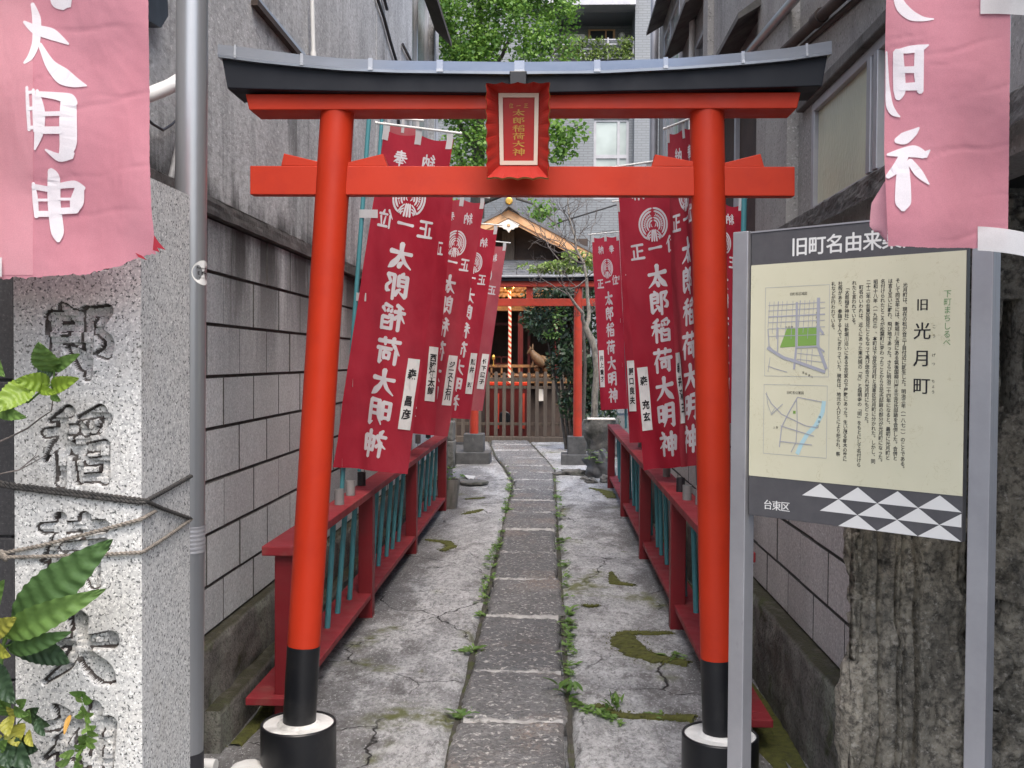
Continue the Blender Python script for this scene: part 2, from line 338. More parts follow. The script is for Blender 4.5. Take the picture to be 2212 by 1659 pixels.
# ------------------------------------------------------------------ mesh builder and object helpers
ORG = {}
class MB:
    def __init__(s): s.v = []; s.f = []; s.sm = []; s.mi = []
    def add(s, vs, fs, sm=False, mi=0):
        o = len(s.v); s.v.extend([tuple(p) for p in vs])
        for f in fs: s.f.append([o + i for i in f]); s.sm.append(sm); s.mi.append(mi)
        return s
    def box(s, x0, x1, y0, y1, z0, z1, mi=0):
        return s.hexa([(x0, y0, z0), (x1, y0, z0), (x1, y1, z0), (x0, y1, z0), (x0, y0, z1), (x1, y0, z1), (x1, y1, z1), (x0, y1, z1)], mi)
    def hexa(s, p, mi=0):
        return s.add(p, [(3, 2, 1, 0), (4, 5, 6, 7), (0, 1, 5, 4), (1, 2, 6, 5), (2, 3, 7, 6), (3, 0, 4, 7)], False, mi)
    def beam(s, a, b, w, h, up=Vector((0, 0, 1)), mi=0):
        a = Vector(a); b = Vector(b); d = (b - a).normalized(); sd = d.cross(up).normalized(); u = sd.cross(d)
        p = [q + sd * (sx * w / 2) + u * (sy * h / 2) for q in (a, b) for sx, sy in ((-1, -1), (1, -1), (1, 1), (-1, 1))]
        return s.add(p, [(3, 2, 1, 0), (4, 5, 6, 7), (0, 1, 5, 4), (1, 2, 6, 5), (2, 3, 7, 6), (3, 0, 4, 7)], False, mi)
    def tube(s, pts, rad, seg=12, caps=True, mi=0):
        pts = [Vector(p) for p in pts]
        if not hasattr(rad, '__len__'): rad = [rad] * len(pts)
        t0 = (pts[1] - pts[0]).normalized()
        u = t0.orthogonal().normalized(); vs = []; fs = []
        for i, p in enumerate(pts):
            a = pts[max(i - 1, 0)]; b = pts[min(i + 1, len(pts) - 1)]; t = (b - a).normalized()
            u = (u - t * u.dot(t)).normalized(); w = t.cross(u)
            vs += [p + (u * cos(2 * pi * k / seg) + w * sin(2 * pi * k / seg)) * rad[i] for k in range(seg)]
        for i in range(len(pts) - 1):
            for k in range(seg):
                fs.append((i * seg + k, i * seg + (k + 1) % seg, (i + 1) * seg + (k + 1) % seg, (i + 1) * seg + k))
        s.add(vs, fs, True, mi)
        if caps:
            s.add(vs[:seg], [tuple(range(seg))[::-1]], False, mi); s.add(vs[-seg:], [tuple(range(seg))], False, mi)
        return s
    def lathe(s, c, prof, seg=32, mi=0, smooth=True, axis=None):
        # each profile piece keeps its own ring so edges stay crisp
        c = Vector(c); ax = (axis or Vector((0, 0, 1))).normalized(); u = ax.orthogonal().normalized(); w = ax.cross(u)
        for (r0, z0), (r1, z1) in zip(prof[:-1], prof[1:]):
            vs = [c + ax * z + (u * cos(2 * pi * k / seg) + w * sin(2 * pi * k / seg)) * r for r, z in ((r0, z0), (r1, z1)) for k in range(seg)]
            s.add(vs, [(k, (k + 1) % seg, seg + (k + 1) % seg, seg + k) for k in range(seg)], smooth, mi)
        return s
    def prism(s, poly, vec, mi=0):
        n = len(poly); vec = Vector(vec); a = [Vector(p) for p in poly]; b = [p + vec for p in a]
        return s.add(a + b, [tuple(range(n))[::-1], tuple(range(n, 2 * n))] + [(i, (i + 1) % n, n + (i + 1) % n, n + i) for i in range(n)], False, mi)
    def grid(s, fn, nu, nv, sm=True, mi=0):
        vs = [fn(i / nu, j / nv) for j in range(nv + 1) for i in range(nu + 1)]
        return s.add(vs, [(j * (nu + 1) + i, j * (nu + 1) + i + 1, (j + 1) * (nu + 1) + i + 1, (j + 1) * (nu + 1) + i) for j in range(nv) for i in range(nu)], sm, mi)
    def ball(s, c, r, seg=16, ring=10, sc=(1, 1, 1), nz=0, nf=1., seed=0, mi=0):
        c = Vector(c); vs = []
        for j in range(ring + 1):
            th = pi * j / ring
            for k in range(seg):
                d = Vector((sin(th) * cos(2 * pi * k / seg), sin(th) * sin(2 * pi * k / seg), cos(th)))
                q = 1 + (nz * noise.fractal(d * nf + Vector((seed, 0, 0)), .9, 2., 4) if nz else 0)
                vs.append(c + Vector((d.x * sc[0], d.y * sc[1], d.z * sc[2])) * r * q)
        return s.add(vs, [(j * seg + k, (j + 1) * seg + k, (j + 1) * seg + (k + 1) % seg, j * seg + (k + 1) % seg) for j in range(ring) for k in range(seg)], True, mi)
    def build(s, name, mat, parent=None, bevel=0., solid=0., sub=0):
        me = bpy.data.meshes.new(name); V = np.array(s.v, dtype=float)
        if parent is None:
            org = Vector(((V[:, 0].min() + V[:, 0].max()) / 2, (V[:, 1].min() + V[:, 1].max()) / 2, V[:, 2].min()))
        else: org = ORG[parent.name]
        V = V - np.array(org)
        me.from_pydata(V.tolist(), [], s.f)
        me.polygons.foreach_set('use_smooth', s.sm)
        mats = mat if isinstance(mat, (list, tuple)) else [mat]
        for m in mats: me.materials.append(m)
        if len(mats) > 1: me.polygons.foreach_set('material_index', s.mi)
        me.update()
        o = bpy.data.objects.new(name, me); COL.objects.link(o)
        if parent is None: o.location = org
        else: o.parent = parent
        ORG[o.name] = Vector(org)
        if sub:
            md = o.modifiers.new('sub', 'SUBSURF'); md.levels = md.render_levels = sub
        if solid:
            md = o.modifiers.new('thick', 'SOLIDIFY'); md.thickness = solid; md.offset = 0
        if bevel:
            md = o.modifiers.new('bevel', 'BEVEL'); md.width = bevel; md.segments = 2; md.limit_method = 'ANGLE'; md.angle_limit = radians(40)
        return o

def tag(o, label, cat=None, group=None, kind=None):
    if label: o['label'] = label
    if cat: o['category'] = cat
    if group: o['group'] = group
    if kind: o['kind'] = kind
    return o
def thing(name, label, cat, loc, group=None):
    o = bpy.data.objects.new(name, None); COL.objects.link(o); o.location = loc; o.empty_display_size = .1
    ORG[o.name] = Vector(loc); return tag(o, label, cat, group)
def copy_tree(o, dx, parent=None):
    c = o.copy(); COL.objects.link(c)
    if parent: c.parent = parent
    else: c.location = o.location + Vector(dx)
    for ch in o.children: copy_tree(ch, dx, c)
    return c
def nz(x, y, z=0, f=1., oc=4): return noise.fractal(Vector((x * f, y * f, z * f)), 1.0, 2.0, oc)
def rocky(mb, c, r, sc=(1, 1, 1), seed=0, amp=.35, seg=22, ring=14, nf=1.3):
    mb.ball(c, r, seg, ring, sc, amp, nf, seed)

def leaf(mb, base, tip, w, side=None, curl=.15, seg=6, fold=.15, serr=0, mi=0, wide=.45):
    base = Vector(base); tip = Vector(tip); d = tip - base; L = d.length; t = d / L
    if side is None: side = t.cross(Vector((random.uniform(-.3, .3), random.uniform(-.3, .3), 1)))
    side = Vector(side); side = (side - t * side.dot(t)).normalized(); n = side.cross(t)
    vs = []
    for i in range(seg + 1):
        q = i / seg
        ww = w * .5 * (sin(pi * min(1, q ** (math.log(.5) / math.log(wide)))) ** .75 if 0 < q < 1 else 0.02)
        if serr and 0 < q < 1: ww *= 1 + serr * (1 if i % 2 else -1)
        c = base + t * (L * q) - n * (curl * L * (q * q)) * 1. + n * (curl * L * q * .6)
        vs += [c - side * ww + n * fold * ww, c, c + side * ww + n * fold * ww]
    mb.add(vs, [(3 * i + k, 3 * i + k + 1, 3 * i + k + 4, 3 * i + k + 3) for i in range(seg) for k in (0, 1)], True, mi)

def foliage(mb, blobs, n, size, shape=5, up=.3, seed=1, hollow=.35, clump=0.):
    rnd = random.Random(seed)
    ws = [b[1][0] * b[1][1] * b[1][2] for b in blobs]
    for _ in range(n):
        c, r = rnd.choices(blobs, ws)[0]
        d = Vector((rnd.gauss(0, 1), rnd.gauss(0, 1), rnd.gauss(0, 1))).normalized()
        q = (hollow + (1 - hollow) * rnd.random()) ** .6
        p = Vector((c[0] + d.x * r[0] * q, c[1] + d.y * r[1] * q, c[2] + d.z * r[2] * q))
        if clump and noise.noise(p * clump + Vector((seed * 3.1, 0, 0))) < rnd.uniform(-.35, .18): continue
        nn = (Vector((rnd.gauss(0, 1), rnd.gauss(0, 1), rnd.gauss(0, 1) + up * 2)) + d * .5).normalized()
        u = nn.orthogonal().normalized(); u = Matrix.Rotation(rnd.uniform(0, 6.28), 3, nn) @ u; w = nn.cross(u)
        s = size * rnd.uniform(.6, 1.25)
        if shape == 5:      # fan leaf
            mb.add([p - u * s * .5, p + u * s * .15 + w * s * .5, p + u * s * .45 + w * s * .22, p + u * s * .4, p + u * s * .45 - w * s * .22, p + u * s * .15 - w * s * .5], [(0, 5, 4, 3), (0, 3, 2, 1)])
        else:
            mb.add([p - u * s * .6, p - u * s * .1 + w * s * .26, p + u * s * .6, p - u * s * .1 - w * s * .26], [(0, 3, 2, 1)])
# ------------------------------------------------------------------ brush glyphs (100 x 100 grid, y down; points are x, y and optional width)
GL = {
'太': ["8 40 9,45 37 8,93 31 12", "50 4 14,49 34 10,34 68 9,6 93 3", "50 36 7,64 62 13,82 80 15,97 92 3", "40 70 6,50 78 12,54 88 11"],
'大': ["6 40 9,45 37 8,94 31 12", "50 4 14,49 34 10,34 68 9,5 95 3", "50 36 7,64 62 13,82 80 16,98 93 3"],
'郎': ["28 2 6,34 10 11", "11 17 9,46 14 9,45 50 9", "13 33 7,44 31 7", "13 50 7,44 48 7", "13 17 10,14 86 10", "14 88 11,40 72 3", "36 60 5,48 70 10,54 84 9", "62 11 8,92 8 9,76 36 7", "76 36 6,92 50 9,90 66 10,77 68 4", "63 11 10,63 98 8"],
'稲': ["38 5 10,12 17 4", "5 33 8,46 28 9", "27 14 10,26 97 9", "25 36 9,3 68 3", "29 40 5,44 55 10", "86 4 10,56 13 5", "55 20 5,60 30 9", "70 18 5,73 28 9", "94 14 10,83 31 4", "53 42 9,52 93 8", "53 43 6,66 41 6", "64 52 8,92 48 9,91 92 9", "66 70 7,90 68 7", "54 91 8,91 89 8", "53 66 6,62 65 6"],
'荷': ["5 17 9,95 13 10", "32 3 10,34 27 7", "68 2 10,64 27 7", "28 31 10,4 64 3", "18 50 10,18 98 9", "36 43 8,97 39 10", "82 42 10,82 92 10,70 85 3", "44 56 9,45 80 8", "44 56 7,67 54 8,65 78 8", "45 77 7,65 75 7"],
'明': ["8 17 10,9 78 9", "8 18 8,37 15 10,36 77 10", "9 45 8,35 43 8", "9 73 8,36 71 8", "53 8 11,52 60 10,37 97 3", "53 9 8,91 6 11,91 93 11,76 86 3", "54 33 8,89 31 8", "53 57 8,89 55 8"],
'神': ["20 2 6,31 13 12", "6 27 8,43 22 9,26 50 8,3 68 3", "25 46 10,25 98 9", "28 47 5,42 62 10", "54 25 10,56 76 8", "54 26 8,95 21 11,92 75 9", "56 49 8,92 46 8", "56 73 8,92 70 8", "74 2 11,74 99 9"],
'正': ["10 12 9,90 8 11", "50 11 10,50 90 9", "52 48 8,86 45 10", "24 42 10,24 90 8", "3 92 9,97 88 12"],
'一': ["5 54 12,50 50 9,95 46 13"],
'位': ["34 3 10,5 50 3", "22 32 10,22 98 9", "64 3 7,69 17 12", "40 27 8,95 22 10", "52 38 7,59 76 10", "84 36 10,74 82 5", "35 91 9,98 86 11"],
'奉': ["20 15 8,80 12 9", "14 29 8,86 26 9", "5 44 8,95 41 10", "50 3 10,43 40 8,6 72 3", "55 43 6,76 60 11,96 72 3", "32 62 7,69 60 8", "26 77 7,75 74 8", "50 52 10,50 99 8"],
'納': ["27 3 9,10 24 6,26 28 7", "39 17 9,8 46 6,43 43 7", "24 46 9,24 97 8", "11 60 5,4 82 9", "36 58 5,43 76 9", "54 27 10,53 98 9", "54 28 8,95 24 10,93 92 10,82 86 3", "74 3 9,72 42 8,58 68 3", "74 42 5,89 64 10"],
}
def crest_strokes():
    st = []
    def arc(r, a0, a1, w, cx=50, cy=50, n=14, ends=1.):
        st.append([(cx + r * sin(radians(a0 + (a1 - a0) * i / n)), cy - r * cos(radians(a0 + (a1 - a0) * i / n)), w * (ends if i in (0, n) else 1)) for i in range(n + 1)])
    for s in (-1, 1):
        arc(47, s * 5, s * 145, 6, ends=.7); arc(38.5, s * 9, s * 132, 6, ends=.6)
        arc(22, s * 8, s * 128, 5, 50, 52, ends=.6); arc(14.5, s * 14, s * 112, 5, 50, 52, ends=.6)
        st.append([(50 + s * 8, 48, 2), (50 + s * 8, 53, 3.5), (50 + s * 4, 57, 1.5)])
        arc(30, s * 20, s * 125, 2, 50, 51)
        for k in range(8):
            a = radians(22 + k * 11.5); bx, by = 50 + s * 30 * sin(a), 51 - 30 * cos(a)
            for dd, ln in ((-.75, 6.5), (.75, 5)):
                ta = a - 1.57 + dd
                st.append([(bx, by, 1), (bx + s * sin(ta) * ln * .6, by - cos(ta) * ln * .6, 2.6), (bx + s * sin(ta) * ln, by - cos(ta) * ln, .8)])
    for x in (-7.5, 0, 7.5): st.append([(50 + x * .7, 67, 5.4), (50 + x * .9, 82, 5.6), (50 + x * 1.1, 97, 5.4)])
    for s in (-1, 1):
        for r in (0, 1, 2):
            st.append([(50 + s * (11 + r * 1), 70 + r * 8 - (r == 0) * 2, 3.4), (50 + s * (19 + r * -1), 76 + r * 6, 4), (50 + s * (27 - r * 4.4), 88 + r * 2.5, 3.6)])
    return st
def parse(ch):
    return [[(lambda a: (a[0], a[1], a[2] if len(a) > 2 else 9.))([float(x) for x in p.split()]) for p in s.split(',')] for s in GL[ch]]
def smooth_stroke(p, n=6):
    if len(p) == 2:
        return [tuple(p[0][k] + (p[1][k] - p[0][k]) * i / 4 for k in range(3)) for i in range(5)]
    out = []
    for i in range(len(p) - 1):
        a, b, c, d = p[max(i - 1, 0)], p[i], p[i + 1], p[min(i + 2, len(p) - 1)]
        v1 = np.array(c[:2]) - np.array(b[:2]); 
        for k in range(n):
            t = k / n; q = []
            for m in range(3):
                m0 = (c[m] - a[m]) / 2 * .8; m1 = (d[m] - b[m]) / 2 * .8
                q.append((2 * t**3 - 3 * t**2 + 1) * b[m] + (t**3 - 2 * t**2 + t) * m0 + (-2 * t**3 + 3 * t**2) * c[m] + (t**3 - t**2) * m1)
            out.append(tuple(q))
    out.append(p[-1]); return out
def sharp(p):      # strokes that turn a corner keep it
    segs = [[p[0]]]
    for i in range(1, len(p)):
        segs[-1].append(p[i])
        if i < len(p) - 1:
            a = np.array(p[i][:2]) - np.array(p[i - 1][:2]); b = np.array(p[i + 1][:2]) - np.array(p[i][:2])
            if np.dot(a, b) / (np.linalg.norm(a) * np.linalg.norm(b) + 1e-9) < .55: segs.append([p[i]])
    return segs
def stroke_mesh(mb, strokes, fn, lift0=.0, dl=.00006, raw=False, cap=.5, boost=1.):
    """fn(x, y, lift) maps glyph units to a point in space"""
    k = 0
    for s in strokes:
        for seg in ([s] if raw else sharp(s)):
            q = seg if raw else smooth_stroke(seg)
            P = [np.array(a[:2]) for a in q]; L = []; Rr = []
            t = (P[1] - P[0]); t = t / (np.linalg.norm(t) + 1e-9)
            ext = []
            w0 = q[0][2]; w1 = q[-1][2]
            pts = [(P[0] - t * w0 * cap, w0 * .45)] + [(P[i], q[i][2]) for i in range(len(q))]
            t2 = P[-1] - P[-2]; t2 = t2 / (np.linalg.norm(t2) + 1e-9)
            pts.append((P[-1] + t2 * w1 * cap, w1 * .45))
            vs = []; lift = lift0 + dl * k
            for i, (p, w) in enumerate(pts):
                a = pts[max(i - 1, 0)][0]; b = pts[min(i + 1, len(pts) - 1)][0]; tt = b - a; tt = tt / (np.linalg.norm(tt) + 1e-9)
                nn = np.array((-tt[1], tt[0])) * w * .5 * boost
                vs += [fn(p[0] + nn[0], p[1] + nn[1], lift), fn(p[0] - nn[0], p[1] - nn[1], lift)]
            mb.add(vs, [(2 * i, 2 * i + 1, 2 * i + 3, 2 * i + 2) for i in range(len(pts) - 1)])
            k += 1
# ------------------------------------------------------------------ printed letters from Blender's own font
FONT = {}
def glyph(ch, bold=0.):
    if (ch, bold) not in FONT:
        c = bpy.data.curves.new('g', 'FONT'); c.body = ch; c.size = 1; c.resolution_u = 2; c.offset = bold
        o = bpy.data.objects.new('g', c); COL.objects.link(o); bpy.context.view_layer.update()
        dg = bpy.context.evaluated_depsgraph_get(); m = o.evaluated_get(dg).to_mesh()
        FONT[ch, bold] = ([(v.co.x, v.co.y) for v in m.vertices], [tuple(p.vertices) for p in m.polygons])
        o.evaluated_get(dg).to_mesh_clear(); bpy.data.objects.remove(o); bpy.data.curves.remove(c)
    return FONT[ch, bold]
VERT = {'(': '︵', ')': '︶', '「': '﹁', '」': '﹂', '『': '﹃', '』': '﹄'}
def print_char(mb, ch, x, y, s, fn, bold=0., vert=False, mi=0, sx=1.):
    """ch centred on (x, y) metres in the plane of fn(x, y); y up"""
    if ch in ' 　': return
    ch2 = VERT.get(ch, ch) if vert else ch
    v, f = glyph(ch2, bold); dx = dy = 0
    if vert and ch in '、。': dx, dy = .55, .55
    mb.add([fn(x + (a - .47 + dx) * s * sx, y + (b - .36 + dy) * s) for a, b in v], f, False, mi)

# ------------------------------------------------------------------ the setting: ground, paving, stone path, moss
PY0, PY1 = 1.6, 18.6
PL = [(-9, -.30), (3.5, -.355), (9.5, -.405), (12, -.44), (13.6, -.62), (15.2, -.83), (18.4, -1.12)]
PR = [(-9, .08), (3.5, .08), (9.5, .055), (13.3, .05), (15.2, -.11), (18.4, -.43)]
def lerp(tab, y):
    for (a, b), (c, d) in zip(tab[:-1], tab[1:]):
        if y <= c: return b + (d - b) * (max(y, a) - a) / (c - a)
    return tab[-1][1]
def gh(x, y): return .012 * nz(x, y, 0, .8, 3) + .006 * nz(x, y, 3, 4, 4)

mb = MB(); mb.grid(lambda u, v: (-120 + 240 * u, -120 + 240 * v, -.06), 8, 8)
tag(mb.build('ground', weather('dark_street_asphalt', (.05, .05, .05), (.075, .075, .073), 6, bs=120)), None, kind='structure')
def pave_z(x, y):
    z = gh(x, y)
    l, r = lerp(PL, y), lerp(PR, y)
    if l - .012 < x < r + .012: z -= .05
    elif min(abs(x - l), abs(x - r)) < .05: z -= .012
    return z
mb = MB()
NX, NY = 110, 520
def pv(u, v):
    y = PY0 + (PY1 - PY0) * v ** 1.35; x = -1.30 + 2.35 * u
    return (x, y, pave_z(x, y))
mb.grid(pv, NX, NY)
tag(mb.build('paving', M['paving']), None, kind='structure')

YJ = [2.05, 2.72, 3.36, 3.98, 4.64, 5.64, 6.58, 7.5, 8.55, 9.5, 10.35, 11.2, 12.1, 12.9, 13.7, 14.9, 16.1, 17.2, 18.4]
mb = MB()
for k, (a, b) in enumerate(zip(YJ[:-1], YJ[1:])):
    g = .020; rnd = random.Random(k); tilt = rnd.uniform(-.012, .012); hz = rnd.uniform(-.004, .010)
    o1, o2, o3 = rnd.uniform(-.02, .02), rnd.uniform(-.02, .02), rnd.uniform(-.025, .025)
    def fn(u, v, lift=0):
        y = a + g + (b - a - 2 * g) * v
        x = (lerp(PL, y) + .004 + o1) * (1 - u) + (lerp(PR, y) - .004 + o2) * u
        x += .012 * nz(u * 3, y * 2, k, 2.2, 3) * (abs(u - .5) * 2) ** 3
        y2 = y + .022 * nz(x, k, v * 2, 5, 3) * (abs(v - .5) * 2) ** 4 + o3 * (u - .5) * 2 * .4
        e = min(u, 1 - u) * .44; e2 = min(v, 1 - v) * (b - a); d = max(0, 1 - min(e, e2) / .03)
        z = .016 + hz + tilt * (u - .5) + .009 * nz(x, y, k, 5, 4) + .007 * nz(x, y, k, 22, 3) - .024 * d * d
        return (x, y2, z)
    mb.grid(fn, 40, 52 if b < 8 else 24)
    # sides down into the bed
    ring = [(i / 12, 0) for i in range(13)] + [(1, i / 12) for i in range(1, 13)] + [(1 - i / 12, 1) for i in range(1, 13)] + [(0, 1 - i / 12) for i in range(1, 12)]
    top = [Vector(fn(*q)) - Vector((0, 0, .001)) for q in ring]; n = len(top)
    mb.add(top + [p - Vector((0, 0, .06)) for p in top], [(i, n + i, n + (i + 1) % n, (i + 1) % n) for i in range(n)])
tag(mb.build('stone_path', M['slab']), None, kind='structure')
mb = MB()
for k, y in enumerate(YJ[1:-1]):
    o = .006 * (k % 3 - 1)
    mb.grid(lambda u, v: (lerp(PL, y) + .02 + (lerp(PR, y) - lerp(PL, y) - .04) * u, y - .03 - .014 * nz(k, 1, 0, 3.1, 1) + (.048 + .03 * nz(k, 5, 0, 2.3, 1)) * v + o + .010 * nz(u * 4, y, 1, 2, 3), (.019 + .009 * nz(u * 7, v + y, 3, 2, 3) if abs(v - .5) < .3 else -.01)), 40, 4)
tag(mb.build('path_joint_mortar', weather('pale_joint_mortar', (.46, .455, .445), (.27, .265, .26), 12, c3=(.12, .12, .11), sv=(25, 25, 25), st=(.55, .68), bs=90, bst=.5)), None, kind='structure')

mb = MB()
for tab, sg in ((PL, -1), (PR, 1)):
    def jf(u, v):
        y = 2.0 + 16 * u ** 1.2; w = .013 + .010 * nz(y, sg, 0, 3, 4)
        return (lerp(tab, y) + sg * .004 + (v - .5) * 2 * w, y, .004 + gh(lerp(tab, y), y) * .6 + .008 * nz(y * 3, v * 2, sg, 4, 3))
    mb.grid(jf, 400, 6)
tag(mb.build('joint_soil', weather('dark_joint_soil', (.045, .042, .036), (.085, .08, .066), 30, c3=(.06, .075, .02), sv=(9, 9, 9), st=(.5, .62), bs=120, bst=.9)), None, kind='structure')
# moss: low cushions in cracks, beside the wall and round the slabs
mb = MB()
def moss(poly, h=.009, n=2.):
    # poly: list of (x, y, half width) along a run
    pts = poly
    seg = 10
    vs = []
    for i in range(len(pts)):
        x, y, w = pts[i]; a = pts[max(i - 1, 0)]; b = pts[min(i + 1, len(pts) - 1)]
        t = Vector((b[0] - a[0], b[1] - a[1], 0)).normalized(); s = Vector((-t.y, t.x, 0))
        for k in range(seg + 1):
            q = k / seg * 2 - 1; e = 1 - .8 * abs(nz((x + y) * 22 + (q > 0) * 9, i * .9, 3, 1, 4))
            p = Vector((x, y, 0)) + s * (w * q * e)
            vs.append((p.x, p.y, gh(p.x, p.y) + .0045 + h * (1 - q * q) * (.6 + .5 * nz(p.x, p.y, 1, 30, 2)) - .012 * (abs(q) > .99)))
    rm = random.Random(len(mb.v))
    for i in range(len(pts)):
        a = pts[max(i - 1, 0)]; bq = pts[min(i + 1, len(pts) - 1)]; t = Vector((bq[0] - a[0], bq[1] - a[1], 0)).normalized(); s = Vector((-t.y, t.x, 0)); x, y, w = pts[i]
        for _ in range(9):
            c = Vector((x, y, 0)) + s * (w * rm.gauss(0, .62)) + t * rm.uniform(-.02, .02); c.z = gh(c.x, c.y) + .003; q = rm.uniform(.004, .009); an = rm.uniform(0, 6.28); u = Vector((cos(an), sin(an), .5)) * q; v2 = Vector((-sin(an), cos(an), 0)) * q * .6
            mb.add([c - v2, c + v2, c + u * 1.3], [(0, 1, 2)])
    mb.add(vs, [(i * (seg + 1) + k, i * (seg + 1) + k + 1, (i + 1) * (seg + 1) + k + 1, (i + 1) * (seg + 1) + k) for i in range(len(pts) - 1) for k in range(seg)], True)
def mrun(px, w0=.03):
    out = []
    for (a, b, w) in px:
        p = atz(a, b, 0); out.append((p.x, p.y, w))
    res = []
    for (p, q) in zip(out[:-1], out[1:]):
        for i in range(22): res.append(tuple(p[k] + (q[k] - p[k]) * i / 22 + (.012 * nz(p[0] * 50 + i, k, 1, .3, 2) if k < 2 else 0) for k in range(3)))
    return res + [out[-1]]
moss(mrun([(1350, 1368, .05), (1345, 1380, .09), (1370, 1408, .10), (1420, 1425, .09), (1485, 1440, .06)]))
moss(mrun([(1345, 1366, .04), (1400, 1368, .05), (1450, 1366, .02)]))
moss(mrun([(1290, 1523, .02), (1340, 1545, .03), (1400, 1548, .035), (1500, 1552, .05)]))
moss(mrun([(1322, 1240, .02), (1326, 1262, .05), (1370, 1268, .02)]))
moss(mrun([(1262, 1307, .01), (1275, 1309, .025), (1290, 1308, .01)]))
moss(mrun([(920, 1168, .02), (962, 1172, .06), (975, 1182, .05), (955, 1192, .03)]))
moss(mrun([(1000, 1112, .02), (1022, 1108, .06), (1042, 1104, .02)]))
moss(mrun([(1005, 1080, .02), (1030, 1078, .05), (1045, 1076, .02)]))
moss(mrun([(1275, 1055, .03), (1310, 1062, .10), (1322, 1075, .06)]))
for x0 in (.90, .84): moss([(x0 + .02 * sin(i * 1.7), 2.9 + i * .28, .045 + .02 * sin(i * 2.3)) for i in range(26)])
moss([(-1.17 + .015 * sin(i * 2), 3.7 + i * .3, .03 + .015 * sin(i * 1.3)) for i in range(20)])
tag(mb.build('moss', M['mossgreen']), 'green moss cushions growing in the cracks of the worn paving', kind='stuff')

# ------------------------------------------------------------------ block walls with their mossy foundations
def block_wall(name, X, side, mat, label, y0, y1, zl, top, fX, kerb=None):
    root = thing(name, label, 'wall', (X, y0, 0))
    L, gap = .405, .0045
    mb = MB(); thick = .12
    for r, (za, zb) in enumerate(zip(zl[:-1], zl[1:])):
        y = y0 - (.2 if r % 2 else 0.)
        while y < y1:
            a, b = max(y + .0035, y0), min(y + L - .0035, y1); y += L
            if b - a < .03: continue
            rnd = random.Random(r * 1000 + int(y * 10)); d = rnd.uniform(-.0025, .0025)
            x = X + d * 1.; n = 3
            # face toward the passage, slightly chamfered, plus returns
            c = .0025; sgn = side
            q = [(x, a + c, za + gap + c), (x, b - c, za + gap + c), (x, b - c, zb - gap - c), (x, a + c, zb - gap - c)]
            o = [(x + sgn * .012, a, za + gap), (x + sgn * .012, b, za + gap), (x + sgn * .012, b, zb - gap), (x + sgn * .012, a, zb - gap)]
            o2 = [(X + sgn * thick, p[1], p[2]) for p in o]
            mb.add(q + o + o2, [(0, 1, 2, 3)]); mb.add(q + o + o2, [(i, 4 + i, 4 + (i + 1) % 4, (i + 1) % 4) for i in range(4)] + [(4 + i, 8 + i, 8 + (i + 1) % 4, 4 + (i + 1) % 4) for i in range(4)], mi=1)
    mb.build('blockwork', [mat, M['mortar']], root)
    mb = MB(); xs = sorted((X + side * .009, X + side * (thick - .004)))
    mb.box(xs[0], xs[1], y0 + .003, y1 - .003, zl[0] - .02, zl[-1] - .002); mb.build('mortar', M['mortar'], root)
    mb = MB(); n = 70
    def fz(u, v):      # mossy foundation: ledge then face
        y = y0 + (y1 - y0) * u; e = .012 * nz(y, v * 2, X, 6, 4)
        if v < .3: return (X + side * .03 + (fX - X - side * .03) * (v / .3) + side * e * .3, y, zl[0] - .004 + e * .35 + .012 * (v == 0))
        q = (v - .3) / .7
        return (fX + side * e, y, (zl[0] - .01) * (1 - q) - .03 * q)
    mb.grid(fz, n * 3, 16); mb.build('foundation', M['mossy'], root)
    if kerb:
        kx, kz, ky = kerb; mb = MB()
        def kf(u, v):
            y = ky + (y1 - ky) * u; e = .012 * nz(y, v * 3, 9, 7, 4)
            if v < .35: return (fX + side * .02 + (kx - fX - side * .02) * (v / .35), y, kz + e * .4)
            q = (v - .35) / .65; return (kx + side * e * .6, y, kz * (1 - q) - .03 * q)
        mb.grid(kf, 220, 14)
        a = fX + side * .02
        mb.add([(a, ky, -.03), (kx, ky, -.03), (kx, ky, kz), (a, ky, kz)], [(0, 1, 2, 3)])
        mb.build('kerb', M['mossy'], root)
    return root
ZL = [.40, .58, .78, .98, 1.18, 1.38, 1.58, 1.78, 1.985]
lw = block_wall('block_wall', -1.30, -1, M['block_l'], 'grey concrete block wall with a dark coping, left of the red railing', 2.75, 12.35, ZL, 2.0, -1.26, (-1.20, .158, 3.62))
mb = MB()
def cop(u, v):
    y = 2.7 + 9.7 * u; pr = [(-1.40, 2.068), (-1.31, 2.062), (-1.281, 2.058), (-1.278, 2.052), (-1.280, 1.992), (-1.32, 1.988)]
    a = min(int(v * 5), 4); q = v * 5 - a; x = pr[a][0] + (pr[a + 1][0] - pr[a][0]) * q; z = pr[a][1] + (pr[a + 1][1] - pr[a][1]) * q
    e = .0025 * nz(y, v * 3, 0, 7, 4); return (x + e, y, z + e * .6 + .02 * max(0, nz(y, 0, 2, .7, 2)) * 0)
mb.grid(cop, 260, 20, sm=False); mb.build('coping', M['conc_dark'], lw)
rw = block_wall('block_wall', .99, 1, M['block_r'], 'pinkish concrete block wall seen below the information board', 3.0, 10.2, ZL[:6] , 1.38, .926, None)

